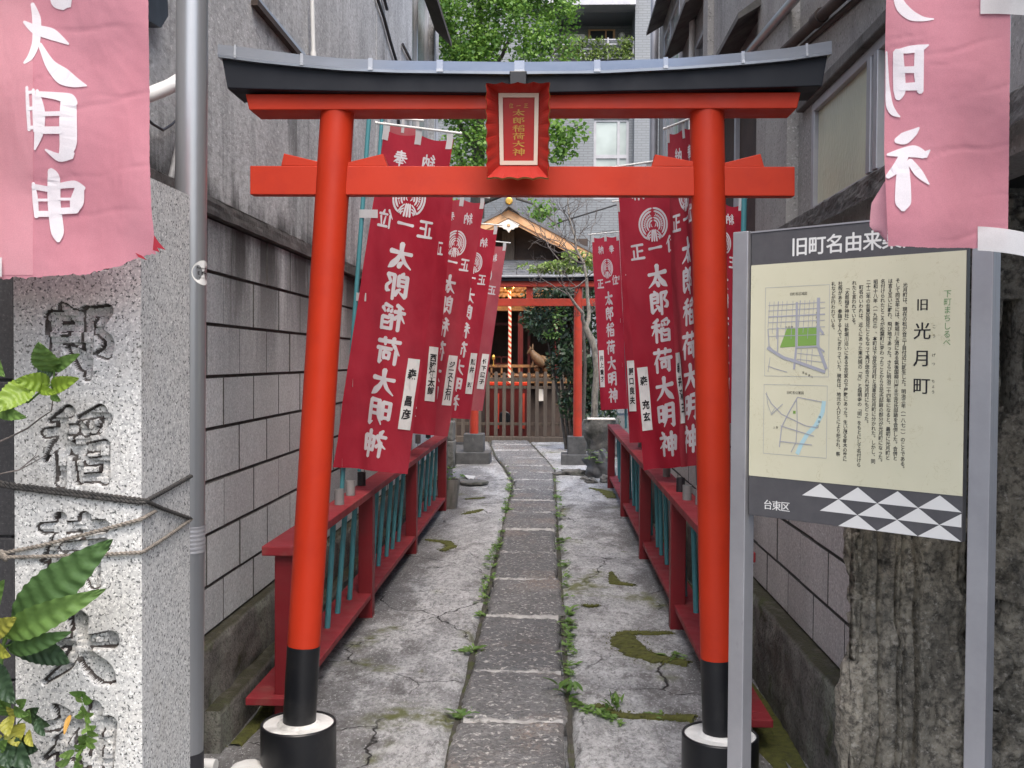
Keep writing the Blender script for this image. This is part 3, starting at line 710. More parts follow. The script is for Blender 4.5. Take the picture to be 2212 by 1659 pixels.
# ------------------------------------------------------------------ left building
bl = thing('concrete_building', 'stained grey concrete building rising above the grey block wall', 'building', (-1.9, 7, 0))
XB = -1.40
mb = MB()
wy0, wy1 = 10.05, 11.95; wz0, wz1 = 2.9, 5.9
def wallgrid(mb, X, y0, y1, z0, z1, holes, depth, side, d2=None):
    ys = sorted({y0, y1} | {h[i] for h in holes for i in (0, 1)}); zs = sorted({z0, z1} | {h[i] for h in holes for i in (2, 3)})
    for ya, yb in zip(ys[:-1], ys[1:]):
        for za, zb in zip(zs[:-1], zs[1:]):
            if any(h[0] <= ya and yb <= h[1] and h[2] <= za and zb <= h[3] for h in holes): continue
            mb.add([(X, ya, za), (X, yb, za), (X, yb, zb), (X, ya, zb)], [(0, 1, 2, 3)])
    for a, b, c, d in holes:
        x2 = X + side * depth
        mb.add([(X, a, c), (X, b, c), (X, b, d), (X, a, d), (x2, a, c), (x2, b, c), (x2, b, d), (x2, a, d)],
               ([(0, 4, 5, 1)] if b != 3.32 else []) + [(1, 5, 6, 2), (2, 6, 7, 3), (3, 7, 4, 0)])
wallgrid(mb, XB, 1.2, 12.4, 0, 6.3, [(wy0, wy1, wz0, wz1)], .16, -1)
mb.add([(XB, 12.4, 0), (-5, 12.4, 0), (-5, 12.4, 6.3), (XB, 12.4, 6.3)], [(0, 1, 2, 3)])
mb.add([(XB, 1.2, 6.3), (XB, 12.4, 6.3), (-5, 12.4, 6.3), (-5, 1.2, 6.3)], [(0, 1, 2, 3)])
mb.add([(XB, 1.2, 0), (XB, 1.2, 6.3), (-5, 1.2, 6.3), (-5, 1.2, 0)], [(0, 1, 2, 3)])
for y in (3.98, 8.0): mb.box(XB - .02, XB + .004, y - .006, y + .006, 2.2, 6.28)
mb.build('wall', M['conc_l'], bl)
mb = MB()
for a, b in ((wy0, wy0 + .06), (wy1 - .06, wy1), (10.95, 11.0)): mb.box(XB - .14, XB - .07, a, b, wz0, wz1)
mb.box(XB - .14, XB - .07, wy0 + .06, wy1 - .06, wz0, wz0 + .06); mb.box(XB - .14, XB - .07, wy0 + .06, wy1 - .06, wz1 - .06, wz1)
wf = mb.build('window_frame', M['alu'], bl, bevel=.004)
mb = MB(); mb.box(XB - .12, XB - .11, wy0 + .03, wy1 - .03, wz0 + .03, wz1 - .03); mb.build('pane', M['glass_green'], wf)
mb = MB(); mb.prism([(XB, wy0 - .1, 5.35), (XB, wy1 + .05, 5.35), (XB + .20, wy1 + .05, 5.15), (XB + .20, wy0 - .1, 5.15)], (0, 0, .06)); mb.build('window_hood', M['darkwood'], bl)
p0, p1 = atx(674, -10, XB + .03), atx(677, 112, XB + .03)
mb = MB(); mb.tube([p0, p1, p1 - Vector((0, 0, .12))], .012, 10)
for q in (.0,): mb.tube([p1 - Vector((0, 0, q)), p1 - Vector((0, 0, q + .03))], .017, 10)
mb.build('conduit', M['white'], bl)
a, b = atx(548, -6, XB + .01), atx(655, 121, XB + .01); mb = MB(); mb.beam(a, b, .03, .02); mb.build('sloping_flashing', M['seam'], bl)
a, b = atx(545, 4, XB + .006), atx(650, 130, XB + .006); mb = MB(); mb.beam(a, b, .05, .03); mb.build('sloping_shade_strip', M['darkwood'], bl)  # dark strip: shade below the flashing's bright edge, put in as colour
mb = MB(); mb.tube([atx(814, -8, XB + .02), atx(830, 40, XB + .02), atx(842, 85, XB + .02), atx(858, 138, XB + .02), atx(862, 300, XB + .02)], .014, 8)
mb.tube([atx(870, 96, XB + .02), atx(895, 145, XB + .02), atx(900, 170, XB + .02)], .014, 8); mb.tube([atx(828, -10, XB + .02), atx(836, 20, XB + .02)], .014, 8)
mb.build('cable', M['blackpvc'], bl)
mb = MB(); A = atx(300, -120, XB); B = atx(362, 34, XB)
mb.prism([atx(300, -90, XB + .05), atx(358, -90, XB + .05), atx(364, 34, XB + .05), atx(348, 60, XB + .05), atx(322, 45, XB + .05), atx(300, 45, XB + .05)], (-.06, 0, 0)); mb.build('dark_gap_panel', M['black'], bl)  # black panel put in for the darkness of a gap in the wall
mb = MB(); mb.tube([at(280, 214, 3.0), at(322, 205, 3.05), at(345, 196, 3.1), at(368, 186, 3.2), at(392, 170, 3.35), at(420, 150, 3.5)], .023, 14); mb.build('drain_pipe', M['white'], bl)
mb = MB(); mb.tube([atx(300, 240, XB + .02), atx(330, 268, XB + .02), atx(352, 281, XB + .02), atx(370, 270, XB + .02), atx(384, 256, XB + .02), atx(420, 250, XB + .02)], .005, 6); mb.build('loose_wire', M['blackpvc'], bl)
mb = MB(); mb.tube([atx(366, 400, XB + .03), atx(374, 365, XB + .03), atx(384, 320, XB + .03), atx(388, 280, XB + .03)], .012, 10); mb.build('small_conduit', M['socket'], bl)

# ------------------------------------------------------------------ right building
br = thing('mortar_building', 'brown grey rendered building with aluminium windows on the right of the passage', 'building', (1.6, 7, 0))
XR = 1.06
H1 = (2.40, 4.19, 2.045, 2.50); H2 = (5.12, 6.75, 2.05, 3.0); H3 = (7.0, 8.3, 2.4, 3.8); H4 = (8.6, 9.75, 3.2, 4.55)
mb = MB(); wallgrid(mb, XR, 1.2, 10.2, 1.36, 5.8, [H1, H2, H3, H4, (1.2, 3.32, 1.36, 1.93)], .14, 1)
mb.add([(XR, 10.2, 0), (5, 10.2, 0), (5, 10.2, 5.8), (XR, 10.2, 5.8)], [(0, 1, 2, 3)]); mb.add([(XR, 1.2, 5.8), (XR, 10.2, 5.8), (5, 10.2, 5.8), (5, 1.2, 5.8)], [(0, 1, 2, 3)])
mb.add([(XR, 3.32, 1.36), (XR, 10.2, 1.36), (.99, 10.2, 1.36), (.99, 3.32, 1.36)], [(0, 1, 2, 3)])
mb.add([(XR, 1.2, 0), (XR, 1.2, 5.8), (5, 1.2, 5.8), (5, 1.2, 0)], [(0, 1, 2, 3)])
mb.box(XR - .05, XR + .02, 4.42, 5.08, 1.36, 5.78)
mb.box(XR - .04, XR + .02, 6.78, 6.98, 1.36, 5.78)
mb.build('wall', M['conc_r'], br)
mb = MB(); mb.grid(lambda u, v: (XR - .012 - .05 * min(1, v * 3) + .006 * nz(u * 34, v * 2, 1, 1.6, 5) , 1.3 + 3.9 * u, 2.045 - .11 * max(0, v - .3) + .005 * nz(u * 34, v * 2, 5, 1.6, 5)), 160, 14, sm=False); mb.build('window_sill', M['conc_dark'], br)
mb = MB(); mb.box(XR - .03, XR + .01, 2.2, 4.35, 2.505, 2.55); mb.build('window_lintel', M['conc_dark'], br, bevel=.006)
def window(h, mull, matg, fr=.035, name='window_frame', fm='alu'):
    a, b, c, d = h; mb = MB(); x0, x1 = XR - .004, XR + .05
    mb.box(x0, x1, a, a + fr, c, d); mb.box(x0, x1, b - fr, b, c, d); mb.box(x0, x1, a + fr, b - fr, c, c + fr); mb.box(x0, x1, a + fr, b - fr, d - fr, d)
    for m in mull: mb.box(x0 - .006, x1 + .004, m - fr * .6, m + fr * .6, c + fr, d - fr)
    f = mb.build('window_frame', M[fm], br, bevel=.003); mb = MB(); mb.box(x0 + .02, x0 + .026, a + fr * .5, b - fr * .5, c + fr * .5, d - fr * .5)
    mb.build('pane', matg, f)
window(H1, [3.43, 3.36], M['glass_frost']); window(H2, [5.9], M['darkwood']); window(H3, [7.6], M['glass_dark']); window(H4, [9.2], M['glass_pale'])  # second window: dark matt pane paints in the shade of a deep recess
def hood(y0, y1, z, out=.16, dz=.10):
    mb = MB(); mb.prism([(XR + .004, y0, z + dz), (XR - out, y0, z), (XR - out, y0, z + .03), (XR + .004, y0, z + dz + .05)], (0, y1 - y0, 0))
    mb.build('window_hood', M['conc_dark'], br)
hood(5.0, 6.9, 3.12); hood(7.0, 8.4, 3.9); hood(8.5, 9.9, 4.6)
mb = MB(); mb.tube([atx(1600, 132, XR - .06), atx(1715, 0, XR - .06), atx(1760, -52, XR - .06)], .021, 16); mb.build('steel_conduit', M['steel'], br)
mb = MB(); mb.tube([atx(1690, 114, XR - .04), atx(1768, 40, XR - .04), atx(1811, 0, XR - .04), atx(1960, -140, XR - .04)], .022, 14)
mb.tube([atx(1762, 46, XR - .04), atx(1776, 32, XR - .04)], .029, 14)
mb.tube([atx(1700, 130, XR - .01), atx(1850, 0, XR - .01), atx(1960, -90, XR - .01)], .012, 8); mb.build('drain_pipe', M['darkwood'], br)
mb = MB(); mb.tube([atx(1496, -10, XR - .03), atx(1494, 130, XR - .03), atx(1493, 400, XR - .03)], .022, 12); mb.build('downpipe', M['white'], br)
mb = MB(); mb.tube([(XR - .06, 10.1, 5.7), (XR - .06, 10.1, 1.4)], .04, 14)
for z in (2.4, 3.9, 5.4): mb.tube([(XR - .06, 10.1, z), (XR - .06, 10.1, z + .06)], .048, 14)
mb.build('rainwater_pipe', M['alu'], br)
# ------------------------------------------------------------------ near torii gate
TY = 3.45
tg = thing('torii_gate', 'large vermilion torii gate with black kasagi standing across the passage entrance', 'torii', (0, TY, 0))
def ix(x, tab): return float(np.interp(x, [t[0] for t in tab], [t[1] for t in tab]))
for (tx, ty), (mx, my), (bx, by), wl in (((730, 225), (656, 1393), (645, 1560), 0), ((1526.5, 225), (1549, 1421), (1555.5, 1584), 1)):
    top, mid, bot = at(tx, ty, TY), at(mx, my, TY), at(bx, by, TY)
    mb = MB(); mb.tube([top, mid], [.0575, .0565], 40); mb.build('pillar', M['verm'], tg)
    mb = MB(); mb.tube([mid, bot - Vector((0, 0, .05))], [.0568, .0568], 40); mb.build('pillar_foot', M['black'], tg)
    r = .130; z = bot.z; c = Vector((bot.x, bot.y, 0)); e = .008 * 1
    mb = MB(); mb.lathe(c, [(r, -.05), (r, z - .004), (r - .003, z), (r - .009, z), (r - .010, z - .006)], 56)
    bs = mb.build('base_drum', M['black'], tg)
    mb = MB(); mb.lathe(c, [(r - .010, z - .006), (.075, z - .004), (.066, z + .004), (.050, z + .006)], 56); mb.build('drum_top', M['ringwhite'], bs)
# top lintel (kasagi), cap, second lintel (shimaki)
EAVE = [(469, 117), (560, 129), (650, 138), (737, 146), (860, 151), (1106, 154), (1300, 152), (1475, 143), (1600, 134), (1700, 125), (1795, 111)]
RIDGE = [(469, 95), (560, 106), (650, 118), (737, 126), (860, 131), (1106, 134), (1300, 132), (1475, 125), (1600, 114), (1700, 104), (1795, 88)]
BOT = [(469, 190), (737, 197), (1106, 201), (1475, 194), (1795, 185)]
YF, YB = 3.355, 3.545
N = 44
mb = MB(); st = []
for i in range(N + 1):
    q = i / N
    xt = 479 + (1788 - 479) * q; xb = 492 + (1775 - 492) * q
    a = at(xt, ix(xt, EAVE) + 1, YF); b = at(xb, ix(xb, BOT), YF)
    ta, tb2 = Vector((a.x, YB, a.z)), Vector((b.x, YB, b.z)); st.append((a, b, tb2, ta))
vs = [p for s_ in st for p in s_]
mb.add(vs, [(4 * i + k, 4 * i + (k + 1) % 4, 4 * i + 4 + (k + 1) % 4, 4 * i + 4 + k) for i in range(N) for k in range(4)] + [(0, 1, 2, 3), (4 * N + 3, 4 * N + 2, 4 * N + 1, 4 * N)])
mb.build('kasagi', M['navy'], tg, bevel=.003)
mb = MB(); st = []
def capsec(xt, ox=0):
    e = at(xt, ix(xt, EAVE), YF - .018); r_ = at(xt, ix(xt, RIDGE), TY)
    e2 = Vector((e.x, e.y, e.z - .009)); eb = Vector((e.x, 2 * TY - e.y, e.z)); eb2 = Vector((e.x, 2 * TY - e.y, e.z - .009))
    return [e2, e, r_, eb, eb2]
sec = [capsec(470 + (1797 - 470) * i / N) for i in range(N + 1)]
vs = [p for s_ in sec for p in s_]
mb.add(vs, [(5 * i + k, 5 * i + (k + 1) % 5, 5 * i + 5 + (k + 1) % 5, 5 * i + 5 + k) for i in range(N) for k in range(5)] + [(0, 1, 2, 3, 4), tuple(5 * N + k for k in (4, 3, 2, 1, 0))])
cap = mb.build('kasagi_cap', M['copper'], tg)
def seam(xc, w):
    mb = MB()
    s2 = [capsec(xc - w / 2), capsec(xc + w / 2)]; up = Vector((0, 0, .004)); fr = Vector((0, -.004, 0))
    vs = [p + up + fr * (1 if k < 2 else 0) for s_ in s2 for k, p in enumerate(s_)]
    mb.add(vs, [(k, k + 1, 6 + k, 5 + k) for k in range(4)]); mb.build('seam', M['seam'], cap, solid=.002)
for xc, w in ((508, 5), (652, 7), (800, 10), (950, 14), (1122, 22), (1290, 14), (1438, 10), (1605, 7), (1743, 5)): seam(xc, w)
mb = MB()
xs = [(530, 203), (538, 237), (1722, 234), (1730, 199)]
P = [at(x, y, 3.39) for x, y in xs]
mb.prism(P, (0, .14, 0)); mb.build('shimaki', M['verm'], tg, bevel=.003)
P = [at(x, y, 3.4255) for x, y in ((540, 358), (540, 420), (1717, 423.5), (1717, 360))]
mb = MB(); mb.prism(P, (0, .05, 0)); mb.build('nuki', M['verm'], tg, bevel=.0025)
for poly in (((613, 331), (607, 358), (700, 359), (700, 352)), ((745, 352), (745, 359), (837, 359), (827, 332)),
             ((1415, 333), (1408, 359.5), (1505, 359.5), (1505, 350)), ((1555, 354), (1555, 360.5), (1651, 360.5), (1643, 332))):
    mb = MB(); mb.prism([at(x, y, 3.428) for x, y in poly], (0, .045, 0)); mb.build('wedge', M['verm'], tg, bevel=.002)
# name plaque: a separate board hung on the gate
pq = thing('gate_plaque', 'red framed shrine name plaque with gold characters hung at the middle of the near torii', 'plaque', at(1118, 383, 3.30))
OUT = [(1050, 180, 3.235), (1187, 178, 3.235), (1184, 384, 3.30), (1052, 384, 3.30)]
INN = [(1077, 202, 3.315), (1164, 202, 3.315), (1161, 357, 3.355), (1080, 357, 3.355)]
def edgepts(C, n, amp, waves):
    out = []
    for i in range(4):
        a, b = at(*C[i]), at(*C[(i + 1) % 4]); t = (b - a); nrm = t.cross(Vector((0, -1, 0))).normalized()
        for k in range(n):
            q = k / n; w = waves[i % 2]
            out.append(a + t * q + nrm * amp * (abs(sin(pi * w * q)) - .5) * min(1, 8 * min(q, 1 - q) + .15))
    return out
no = 40; eo = edgepts(OUT, no, .0055, (4, 7)); ei = edgepts(INN, no, 0, (4, 7))
mb = MB(); n = len(eo)
mb.add(eo + ei, [(i, (i + 1) % n, n + (i + 1) % n, n + i) for i in range(n)])
mb.build('frame', M['plaque_f'], pq)
back = [p + Vector((0, .014, 0)) + (p - at(1118, 280, 3.28)).normalized() * .003 for p in eo]; back2 = [p + Vector((0, .010, 0)) for p in ei]
mb = MB(); mb.add([p + Vector((0, -.001, 0)) for p in eo] + back, [(i, n + i, n + (i + 1) % n, (i + 1) % n) for i in range(n)])
mb.add(back + back2, [(i, n + i, n + (i + 1) % n, (i + 1) % n) for i in range(n)]); mb.build('frame_rim', M['gold'], pq)
def pqfn(x, y, l): # V pixel on the tilted panel plane
    q = (y - 202) / 155; p = at(x, y, 3.315 + .04 * q); return p + Vector((0, -l, 0))
mb = MB(); mb.add([pqfn(x, y, -.004) for x, y in ((1076, 201), (1165, 201), (1162, 358), (1079, 358))], [(0, 3, 2, 1)]); mb.build('panel', M['plaque'], pq)
mb = MB(); o_ = [(1077, 202), (1164, 202), (1161, 357), (1080, 357)]; i_ = [(1086, 211), (1155, 211), (1153, 348), (1088, 348)]
vs = [pqfn(*p, .0) for p in o_] + [pqfn(*p, .006) for p in o_] + [pqfn(*p, .006) for p in i_] + [pqfn(*p, -.003) for p in i_]
mb.add(vs, [(4 * a + i, 4 * a + (i + 1) % 4, 4 * a + 4 + (i + 1) % 4, 4 * a + 4 + i) for a in range(3) for i in range(4)]); mb.build('inner_frame', M['cream'], pq)
mb = MB()
for ch, x, y, w, h in [('太', 1120, 243, 27, 14), ('郎', 1120, 260, 27, 14), ('稲', 1120, 277, 27, 15), ('荷', 1120, 294, 26, 15), ('大', 1120, 311, 26, 14), ('神', 1120, 328, 27, 15), ('位', 1104, 228, 9, 11), ('一', 1120, 228, 9, 9), ('正', 1136, 228, 9, 10)]:
    stroke_mesh(mb, parse(ch), lambda a, b, l, x=x, y=y, w=w, h=h: pqfn(x + (a - 50) / 100 * w, y + (b - 50) / 100 * h, l), -.0025, boost=1.15)
mb.build('lettering', M['goldtext'], pq)
mb = MB(); c0 = at(1120, 172, 3.36); mb.box(c0.x - .028, c0.x + .028, 3.32, 3.354, c0.z - .03, c0.z + .018); mb.build('hanger', M['black'], pq, bevel=.003)

# ------------------------------------------------------------------ far torii gate
T2 = 14.2
t2 = thing('torii_gate', 'smaller weathered torii on square stone footings before the shrine fence', 'torii', (-.36, T2, 0))
for xc, yt, yb_, r1, r2 in ((1024, 605, 940, (1001, 1045, 938, 977), (986, 1059, 977, 1006)), (1247.5, 605, 946, (1226, 1267, 944, 982), (1212, 1282, 982, 1008))):
    a, b = at(xc + 1.5, yt, T2), at(xc, yb_, T2)
    mb = MB(); mb.tube([a, b], [.058, .062], 24); mb.build('pillar', M['verm_old'], t2)
    mb = MB(); zz = []
    for (x0, x1, y0, y1) in (r1, r2):
        p, q = at(x0, y1, T2 - .14), at(x1, y0, T2 - .14); h = (q.x - p.x) / 2; cx = (p.x + q.x) / 2
        mb.box(cx - h, cx + h, T2 - h, T2 + h, p.z if (x0, x1, y0, y1) == r1 else -.05, q.z)
    mb.build('stone_footing', M['darkstone'], t2, bevel=.008)
def beam2(x0, x1, y0, y1, yy0, yy1, name, mat, curve=0):
    mb = MB(); n = 16; vs = []
    for i in range(n + 1):
        x = x0 + (x1 - x0) * i / n; c = -curve * ((i / n * 2 - 1) ** 4)
        a, b = at(x, y0 + c, yy0), at(x, y1 + c, yy0)
        vs += [a, b, Vector((b.x, yy1, b.z)), Vector((a.x, yy1, a.z))]
    mb.add(vs, [(4 * i + k, 4 * i + (k + 1) % 4, 4 * i + 4 + (k + 1) % 4, 4 * i + 4 + k) for i in range(n) for k in range(4)] + [(0, 1, 2, 3), (4 * n + 3, 4 * n + 2, 4 * n + 1, 4 * n)])
    return mb.build(name, mat, t2, bevel=.004)
beam2(962, 1312, 599, 607, T2 - .12, T2 + .12, 'kasagi', M['navy'], 5); beam2(956, 1318, 594, 599, T2 - .15, T2 + .15, 'kasagi_cap', M['seam'], 5)
beam2(972, 1302, 607, 619, T2 - .08, T2 + .08, 'shimaki', M['verm_old']); beam2(975, 1298, 645, 661, T2 - .03, T2 + .03, 'nuki', M['verm_old'])
a, b = at(1137, 619, T2 - .02), at(1151, 645, T2 - .02); mb = MB(); mb.box(a.x, b.x, T2 - .03, T2 + .03, b.z, a.z); mb.build('strut', M['verm_old'], t2)

# ------------------------------------------------------------------ red railings with teal pipe balusters
def railing(label, side, posts, Xp, Xt, Xl, xb, y0, y1, seed):
    root = thing('red_railing', label, 'railing', (sum(Xp) / 2, (y0 + y1) / 2, 0)); rnd = random.Random(seed)
    for y in posts:
        mb = MB(); mb.box(Xp[0], Xp[1], y - .04, y + .04, -.04, .682); mb.build('post', M['rail'], root, bevel=.004)
    mb = MB(); mb.box(Xt[0], Xt[1], y0, y1, .684, .722); mb.build('top_rail', M['railtop'], root, bevel=.004)
    segs = [y0 - .03] + [p for p in posts] + [y1]
    mb = MB()
    ys = sorted(posts); pts = [y0 - .02] + sum([[p - .042, p + .042] for p in ys], []) + [y1]
    for a, b in zip(pts[::2], pts[1::2]):
        if b - a > .01: mb.box(Xl[0], Xl[1], a, b, .105, .135)
    # outer strip passes beside the posts
    o = (Xl[0], Xp[0] - .003) if side < 0 else (Xp[1] + .003, Xl[1])
    for p in ys: mb.box(o[0], o[1], p - .0415, p + .0415, .1055, .1345)
    mb.build('lower_rail', M['railtop'], root, bevel=.003)
    for a, b in zip(ys[:-1], ys[1:]):
        nb = 6
        for k in range(nb):
            y = a + (b - a) * (k + .75) / (nb + .5) + rnd.uniform(-.015, .015); l = rnd.uniform(-.008, .008); h = .69
            if y > y1: continue
            mb = MB(); mb.tube([(xb + l + side * (.032 if side < 0 else .015), y - .04 + rnd.uniform(-.04, .04), .03), (xb, y, h)], .014, 12); mb.build('baluster', M['teal'], root)
    return root
rl = railing('red railing with teal pipes along the left side of the paving', -1, [3.93, 5.65, 7.5, 9.62], (-1.075, -.995), (-1.118, -.992), (-1.175, -1.0), -1.062, 3.86, 9.68, 1)
rr = railing('red railing with teal pipes along the right side of the paving', 1, [3.75, 5.5, 7.4, 9.4, 11.55], (.655, .735), (.652, .785), (.675, .825), .748, 3.86, 11.6, 2)
def sock(root, x, y, mat, z0=.60, z1=.80, r=.026):
    mb = MB(); mb.lathe((x, y, 0), [(r, z0), (r, z1), (r - .005, z1), (r - .005, z0)], 18); mb.build('pole_socket', M[mat], root)

# ------------------------------------------------------------------ votive banners
def mk_surface(TL, TR, BL, BR, seed, amp=.012):
    TL, TR, BL, BR = [at(*p) for p in (TL, TR, BL, BR)]
    n = (TR - TL).cross(BL - TL).normalized()
    if n.dot(CAM - TL) < 0: n = -n
    rnd = random.Random(seed); ph = [rnd.uniform(0, 6.28) for _ in range(6)]
    def f(u, v, l=0):
        p = (TL * (1 - u) + TR * u) * (1 - v) + (BL * (1 - u) + BR * u) * v
        w = amp * (.6 * sin(5.2 * u + 2.2 * v + ph[0]) + .5 * sin(9 * u - 3 * v + ph[1]) * (.4 + v) + .35 * sin(7 * v + 2 * u + ph[2])) + amp * .6 * nz(u * 1.2 + seed, v * 3, seed, 1.7, 3) + amp * .35 * sin(13 * u + 1.5 * sin(4 * v + ph[3]) + ph[4]) * (.25 + .75 * v)
        edge = min(1, v * 6)
        dz = -.020 * abs(sin(2 * pi * u)) * max(0, 1 - v / .05)
        return p + n * (w * (.3 + .7 * edge) + l) + Vector((0, 0, dz))
    return f, n
BANN = 'crimson votive banners leaning over the red railings'
def banner(label, C, pole, mirror, mat, seed, name='', rail=None, tabs_side='L', amp=.020, socket='socket', tabmat='tab'):
    f, n = mk_surface(*C, seed, amp)
    p0, p1 = at(*pole[0]), at(*pole[1])
    root = thing('votive_banner', label, 'banner', p0, BANN)
    mb = MB(); mb.tube([p0, p0 * .5 + p1 * .5, p1], .0125, 12); mb.build('pole', M['teal'], root)
    U = 0 if tabs_side == 'L' else 1
    a, b = f(0, 0), f(1, 0); d = (b - a); up = Vector((0, 0, .028))
    ra = (p1 * .97 + p0 * .03) if False else a - d * .12 + up; rb = b + d * .10 + up * 1.3
    mb = MB(); mb.tube([ra, rb], .0065, 8); mb.ball(rb, .009, 8, 6); mb.ball(ra, .009, 8, 6); mb.build('crossbar', M['white'], root)
    mb = MB(); mb.grid(lambda u, v: f(u, v), 28, 90); cl = mb.build('cloth', M[mat], root)
    # white tape tabs over the bar and round the pole
    for u in (.03, .5, .95):
        mb = MB()
        def tf(s, t, u=u, sg=1): 
            q = f(u + (s - .5) * .09, .035 * 0 + .045 * max(0, t - .35), .0025)
            if t < .35: q = f(u + (s - .5) * .09, 0, .0025) + Vector((0, 0, .042 * (1 - t / .35)))
            return q
        mb.grid(lambda s, t: tf(s, t), 3, 8); mb.build('tie_tab', M[tabmat], cl)
    for v in (.245, .49, .745, .985):
        w = f(U, v); ax = p0 + (p1 - p0) * max(0, min(1, (w.z - p0.z) / (p1.z - p0.z))); inn = f(.09 if U == 0 else .91, v, .003)
        out = ax + (ax - w).normalized() * .012 + n * .014
        mb = MB(); mb.grid(lambda s, t: (inn * (1 - s) + out * s) + Vector((0, 0, (.5 - t) * .045)) + n * (.004 * sin(pi * s)), 6, 3); mb.build('tie_tab', M[tabmat], cl)
    mx = (lambda u: 1 - u) if mirror else (lambda u: u)
    asp = ((C[0][2] + C[1][2]) / 2)
    wid = (f(1, .5) - f(0, .5)).length; hei = (f(.5, 1) - f(.5, 0)).length
    mb = MB()
    def put(ch, u0, v0, s, strokes=None, raw=False, boost=1., uw=None, sh=0):
        su = (uw or s / .45); sv = s / 1.8
        stroke_mesh(mb, strokes or parse(ch), lambda x, y, l: f(mx(u0 + (x - 50) / 100 * su), v0 + ((y - 50) / 100) * sv - sh * (x - 50) / 100 * su, l), .0012, raw=raw, boost=boost)
    put('納', .30, .078, .085, boost=1.35); put('奉', .70, .078, .085, boost=1.35)
    put(None, .5, .187, .205, crest_strokes(), True, 1.)
    for ch, u0, v0 in (('正', .22, .272), ('一', .5, .264), ('位', .78, .256)): put(ch, u0, v0, .098, boost=1.4)
    for ch, v0 in zip('太郎稲荷大明神', (.360, .447, .540, .640, .735, .822, .918)): put(ch, .5, v0, .146, boost=1.6)
    mb.build('lettering', M['ink'], cl)
    # donor's paper strip
    mb = MB(); u0, u1, v0, v1 = .04, .22, .655, .868
    mb.grid(lambda s, t: f(mx(u0 + (u1 - u0) * s), v0 + (v1 - v0) * t, .004), 4, 24); ps = mb.build('paper_strip', M['paper'], root)
    mb = MB(); k = len(name)
    for i, ch in enumerate(name):
        if ch == ' ': continue
        vc = v0 + (v1 - v0) * (.14 + .76 * (i + .4) / max(k, 1)); s = min(.058, .36 / max(k, 1))
        uc = (u0 + u1) / 2
        print_char(mb, ch, 0, 0, s, lambda x, y: f(mx(uc) + x / .45 * (1 if not mirror else 1), vc - y / 1.8, .0052), bold=.035)
    if mb.v: mb.build('ink_name', M['blackink'], ps)
    if rail:
        sock(rail[0], *rail[1:])
    return root
pz = lambda px, py, Y: (px, py, Y)
banner('large crimson banner nearest the left torii pillar, reversed writing', ((830, 279, 5.45), (980, 301, 5.35), (722, 1009, 5.5), (881, 1024, 5.4)), ((737, 1078, 5.55), (797, 258, 5.47)), True, 'cloth', 1, '森 昌彦')
banner('crimson banner half hidden directly behind the largest left banner, its text column partly showing', ((868, 372, 7.4), (981, 386, 7.3), (815, 928, 7.45), (938, 941, 7.35)), ((826, 985, 7.5), (846, 350, 7.42)), True, 'cloth', 2, '西脇健太郎')
banner('crimson banner third back on the left, with half a crest by its right edge', ((950, 424, 8.2), (1047, 436, 8.1), (872, 934, 8.25), (967, 943, 8.15)), ((878, 960, 8.3), (936, 404, 8.22)), True, 'cloth_b', 3, 'ジーストト石川')
banner('narrow crimson banner between the third left banner and the pale one', ((992, 486, 9.6), (1075, 494, 9.55), (934, 900, 9.6), (1015, 906, 9.5)), ((925, 948, 9.62), (982, 470, 9.6)), True, 'cloth', 4, '照井 昭')
banner('pale sun-bleached banner farthest back on the left, before the far torii', ((1020, 522, 11.2), (1094, 531, 11.1), (965, 882, 11.25), (1040, 888, 11.15)), ((950, 1000, 11.3), (1010, 505, 11.22)), True, 'cloth_pale', 5, '竹下澄子')
banner('pinkish banner high behind the largest left banner, only its top showing', ((838, 264, 6.45), (906, 272, 6.4), (772, 905, 6.45), (856, 912, 6.4)), ((776, 1018, 6.5), (826, 238, 6.45)), True, 'cloth_pale', 6, '')
banner('narrow crimson banner beside the right torii pillar, seen edge-on', ((1443, 287, 5.55), (1507, 265, 5.25), (1462, 1010, 5.6), (1528, 1003, 5.3)), ((1520, 1062, 5.3), (1516, 235, 5.24)), False, 'cloth_b', 7, '新井清三', None, 'R')
banner('broad crimson banner with a full crest right of the passage, nearest the middle', ((1332, 371, 6.05), (1474, 353, 5.95), (1391, 1016, 6.1), (1505, 1004, 6.0)), ((1508, 1048, 6.05), (1488, 330, 5.95)), False, 'cloth', 8, '森 充玄', None, 'R')
banner('smallest crimson banner on the right, its whole text showing beside the bare tree', ((1279, 512, 10.8), (1337, 508, 10.7), (1297, 886, 10.8), (1356, 883, 10.7)), ((1352, 925, 10.8), (1345, 492, 10.7)), False, 'cloth', 9, '井上重子', None, 'R')
banner('crimson banner mostly covered, in the gap behind the broad right banner', ((1334, 442, 8.3), (1425, 434, 8.2), (1359, 957, 8.3), (1450, 951, 8.2)), ((1420, 960, 8.25), (1432, 412, 8.2)), False, 'cloth', 10, '原口良夫', None, 'R')
banner('crimson banner glimpsed between the right torii pillar and the information board', ((1512, 428, 4.72), (1604, 441, 4.7), (1536, 915, 4.75), (1596, 912, 4.7)), ((1592, 1120, 4.7), (1608, 415, 4.68)), True, 'cloth', 11, '', None, 'R')
def socks(root, lst):
    for px, py, m in lst:
        q = atz(px, py, .722); sock(root, q.x, q.y, m, .7225, .80, .024)
socks(rl, [(733, 1090, 'socket'), (757, 1070, 'socket'), (781, 1049, 'blackpvc'), (838, 1006, 'socket'), (884, 972, 'socket'), (903, 958, 'socket'), (925, 946, 'blackpvc')])
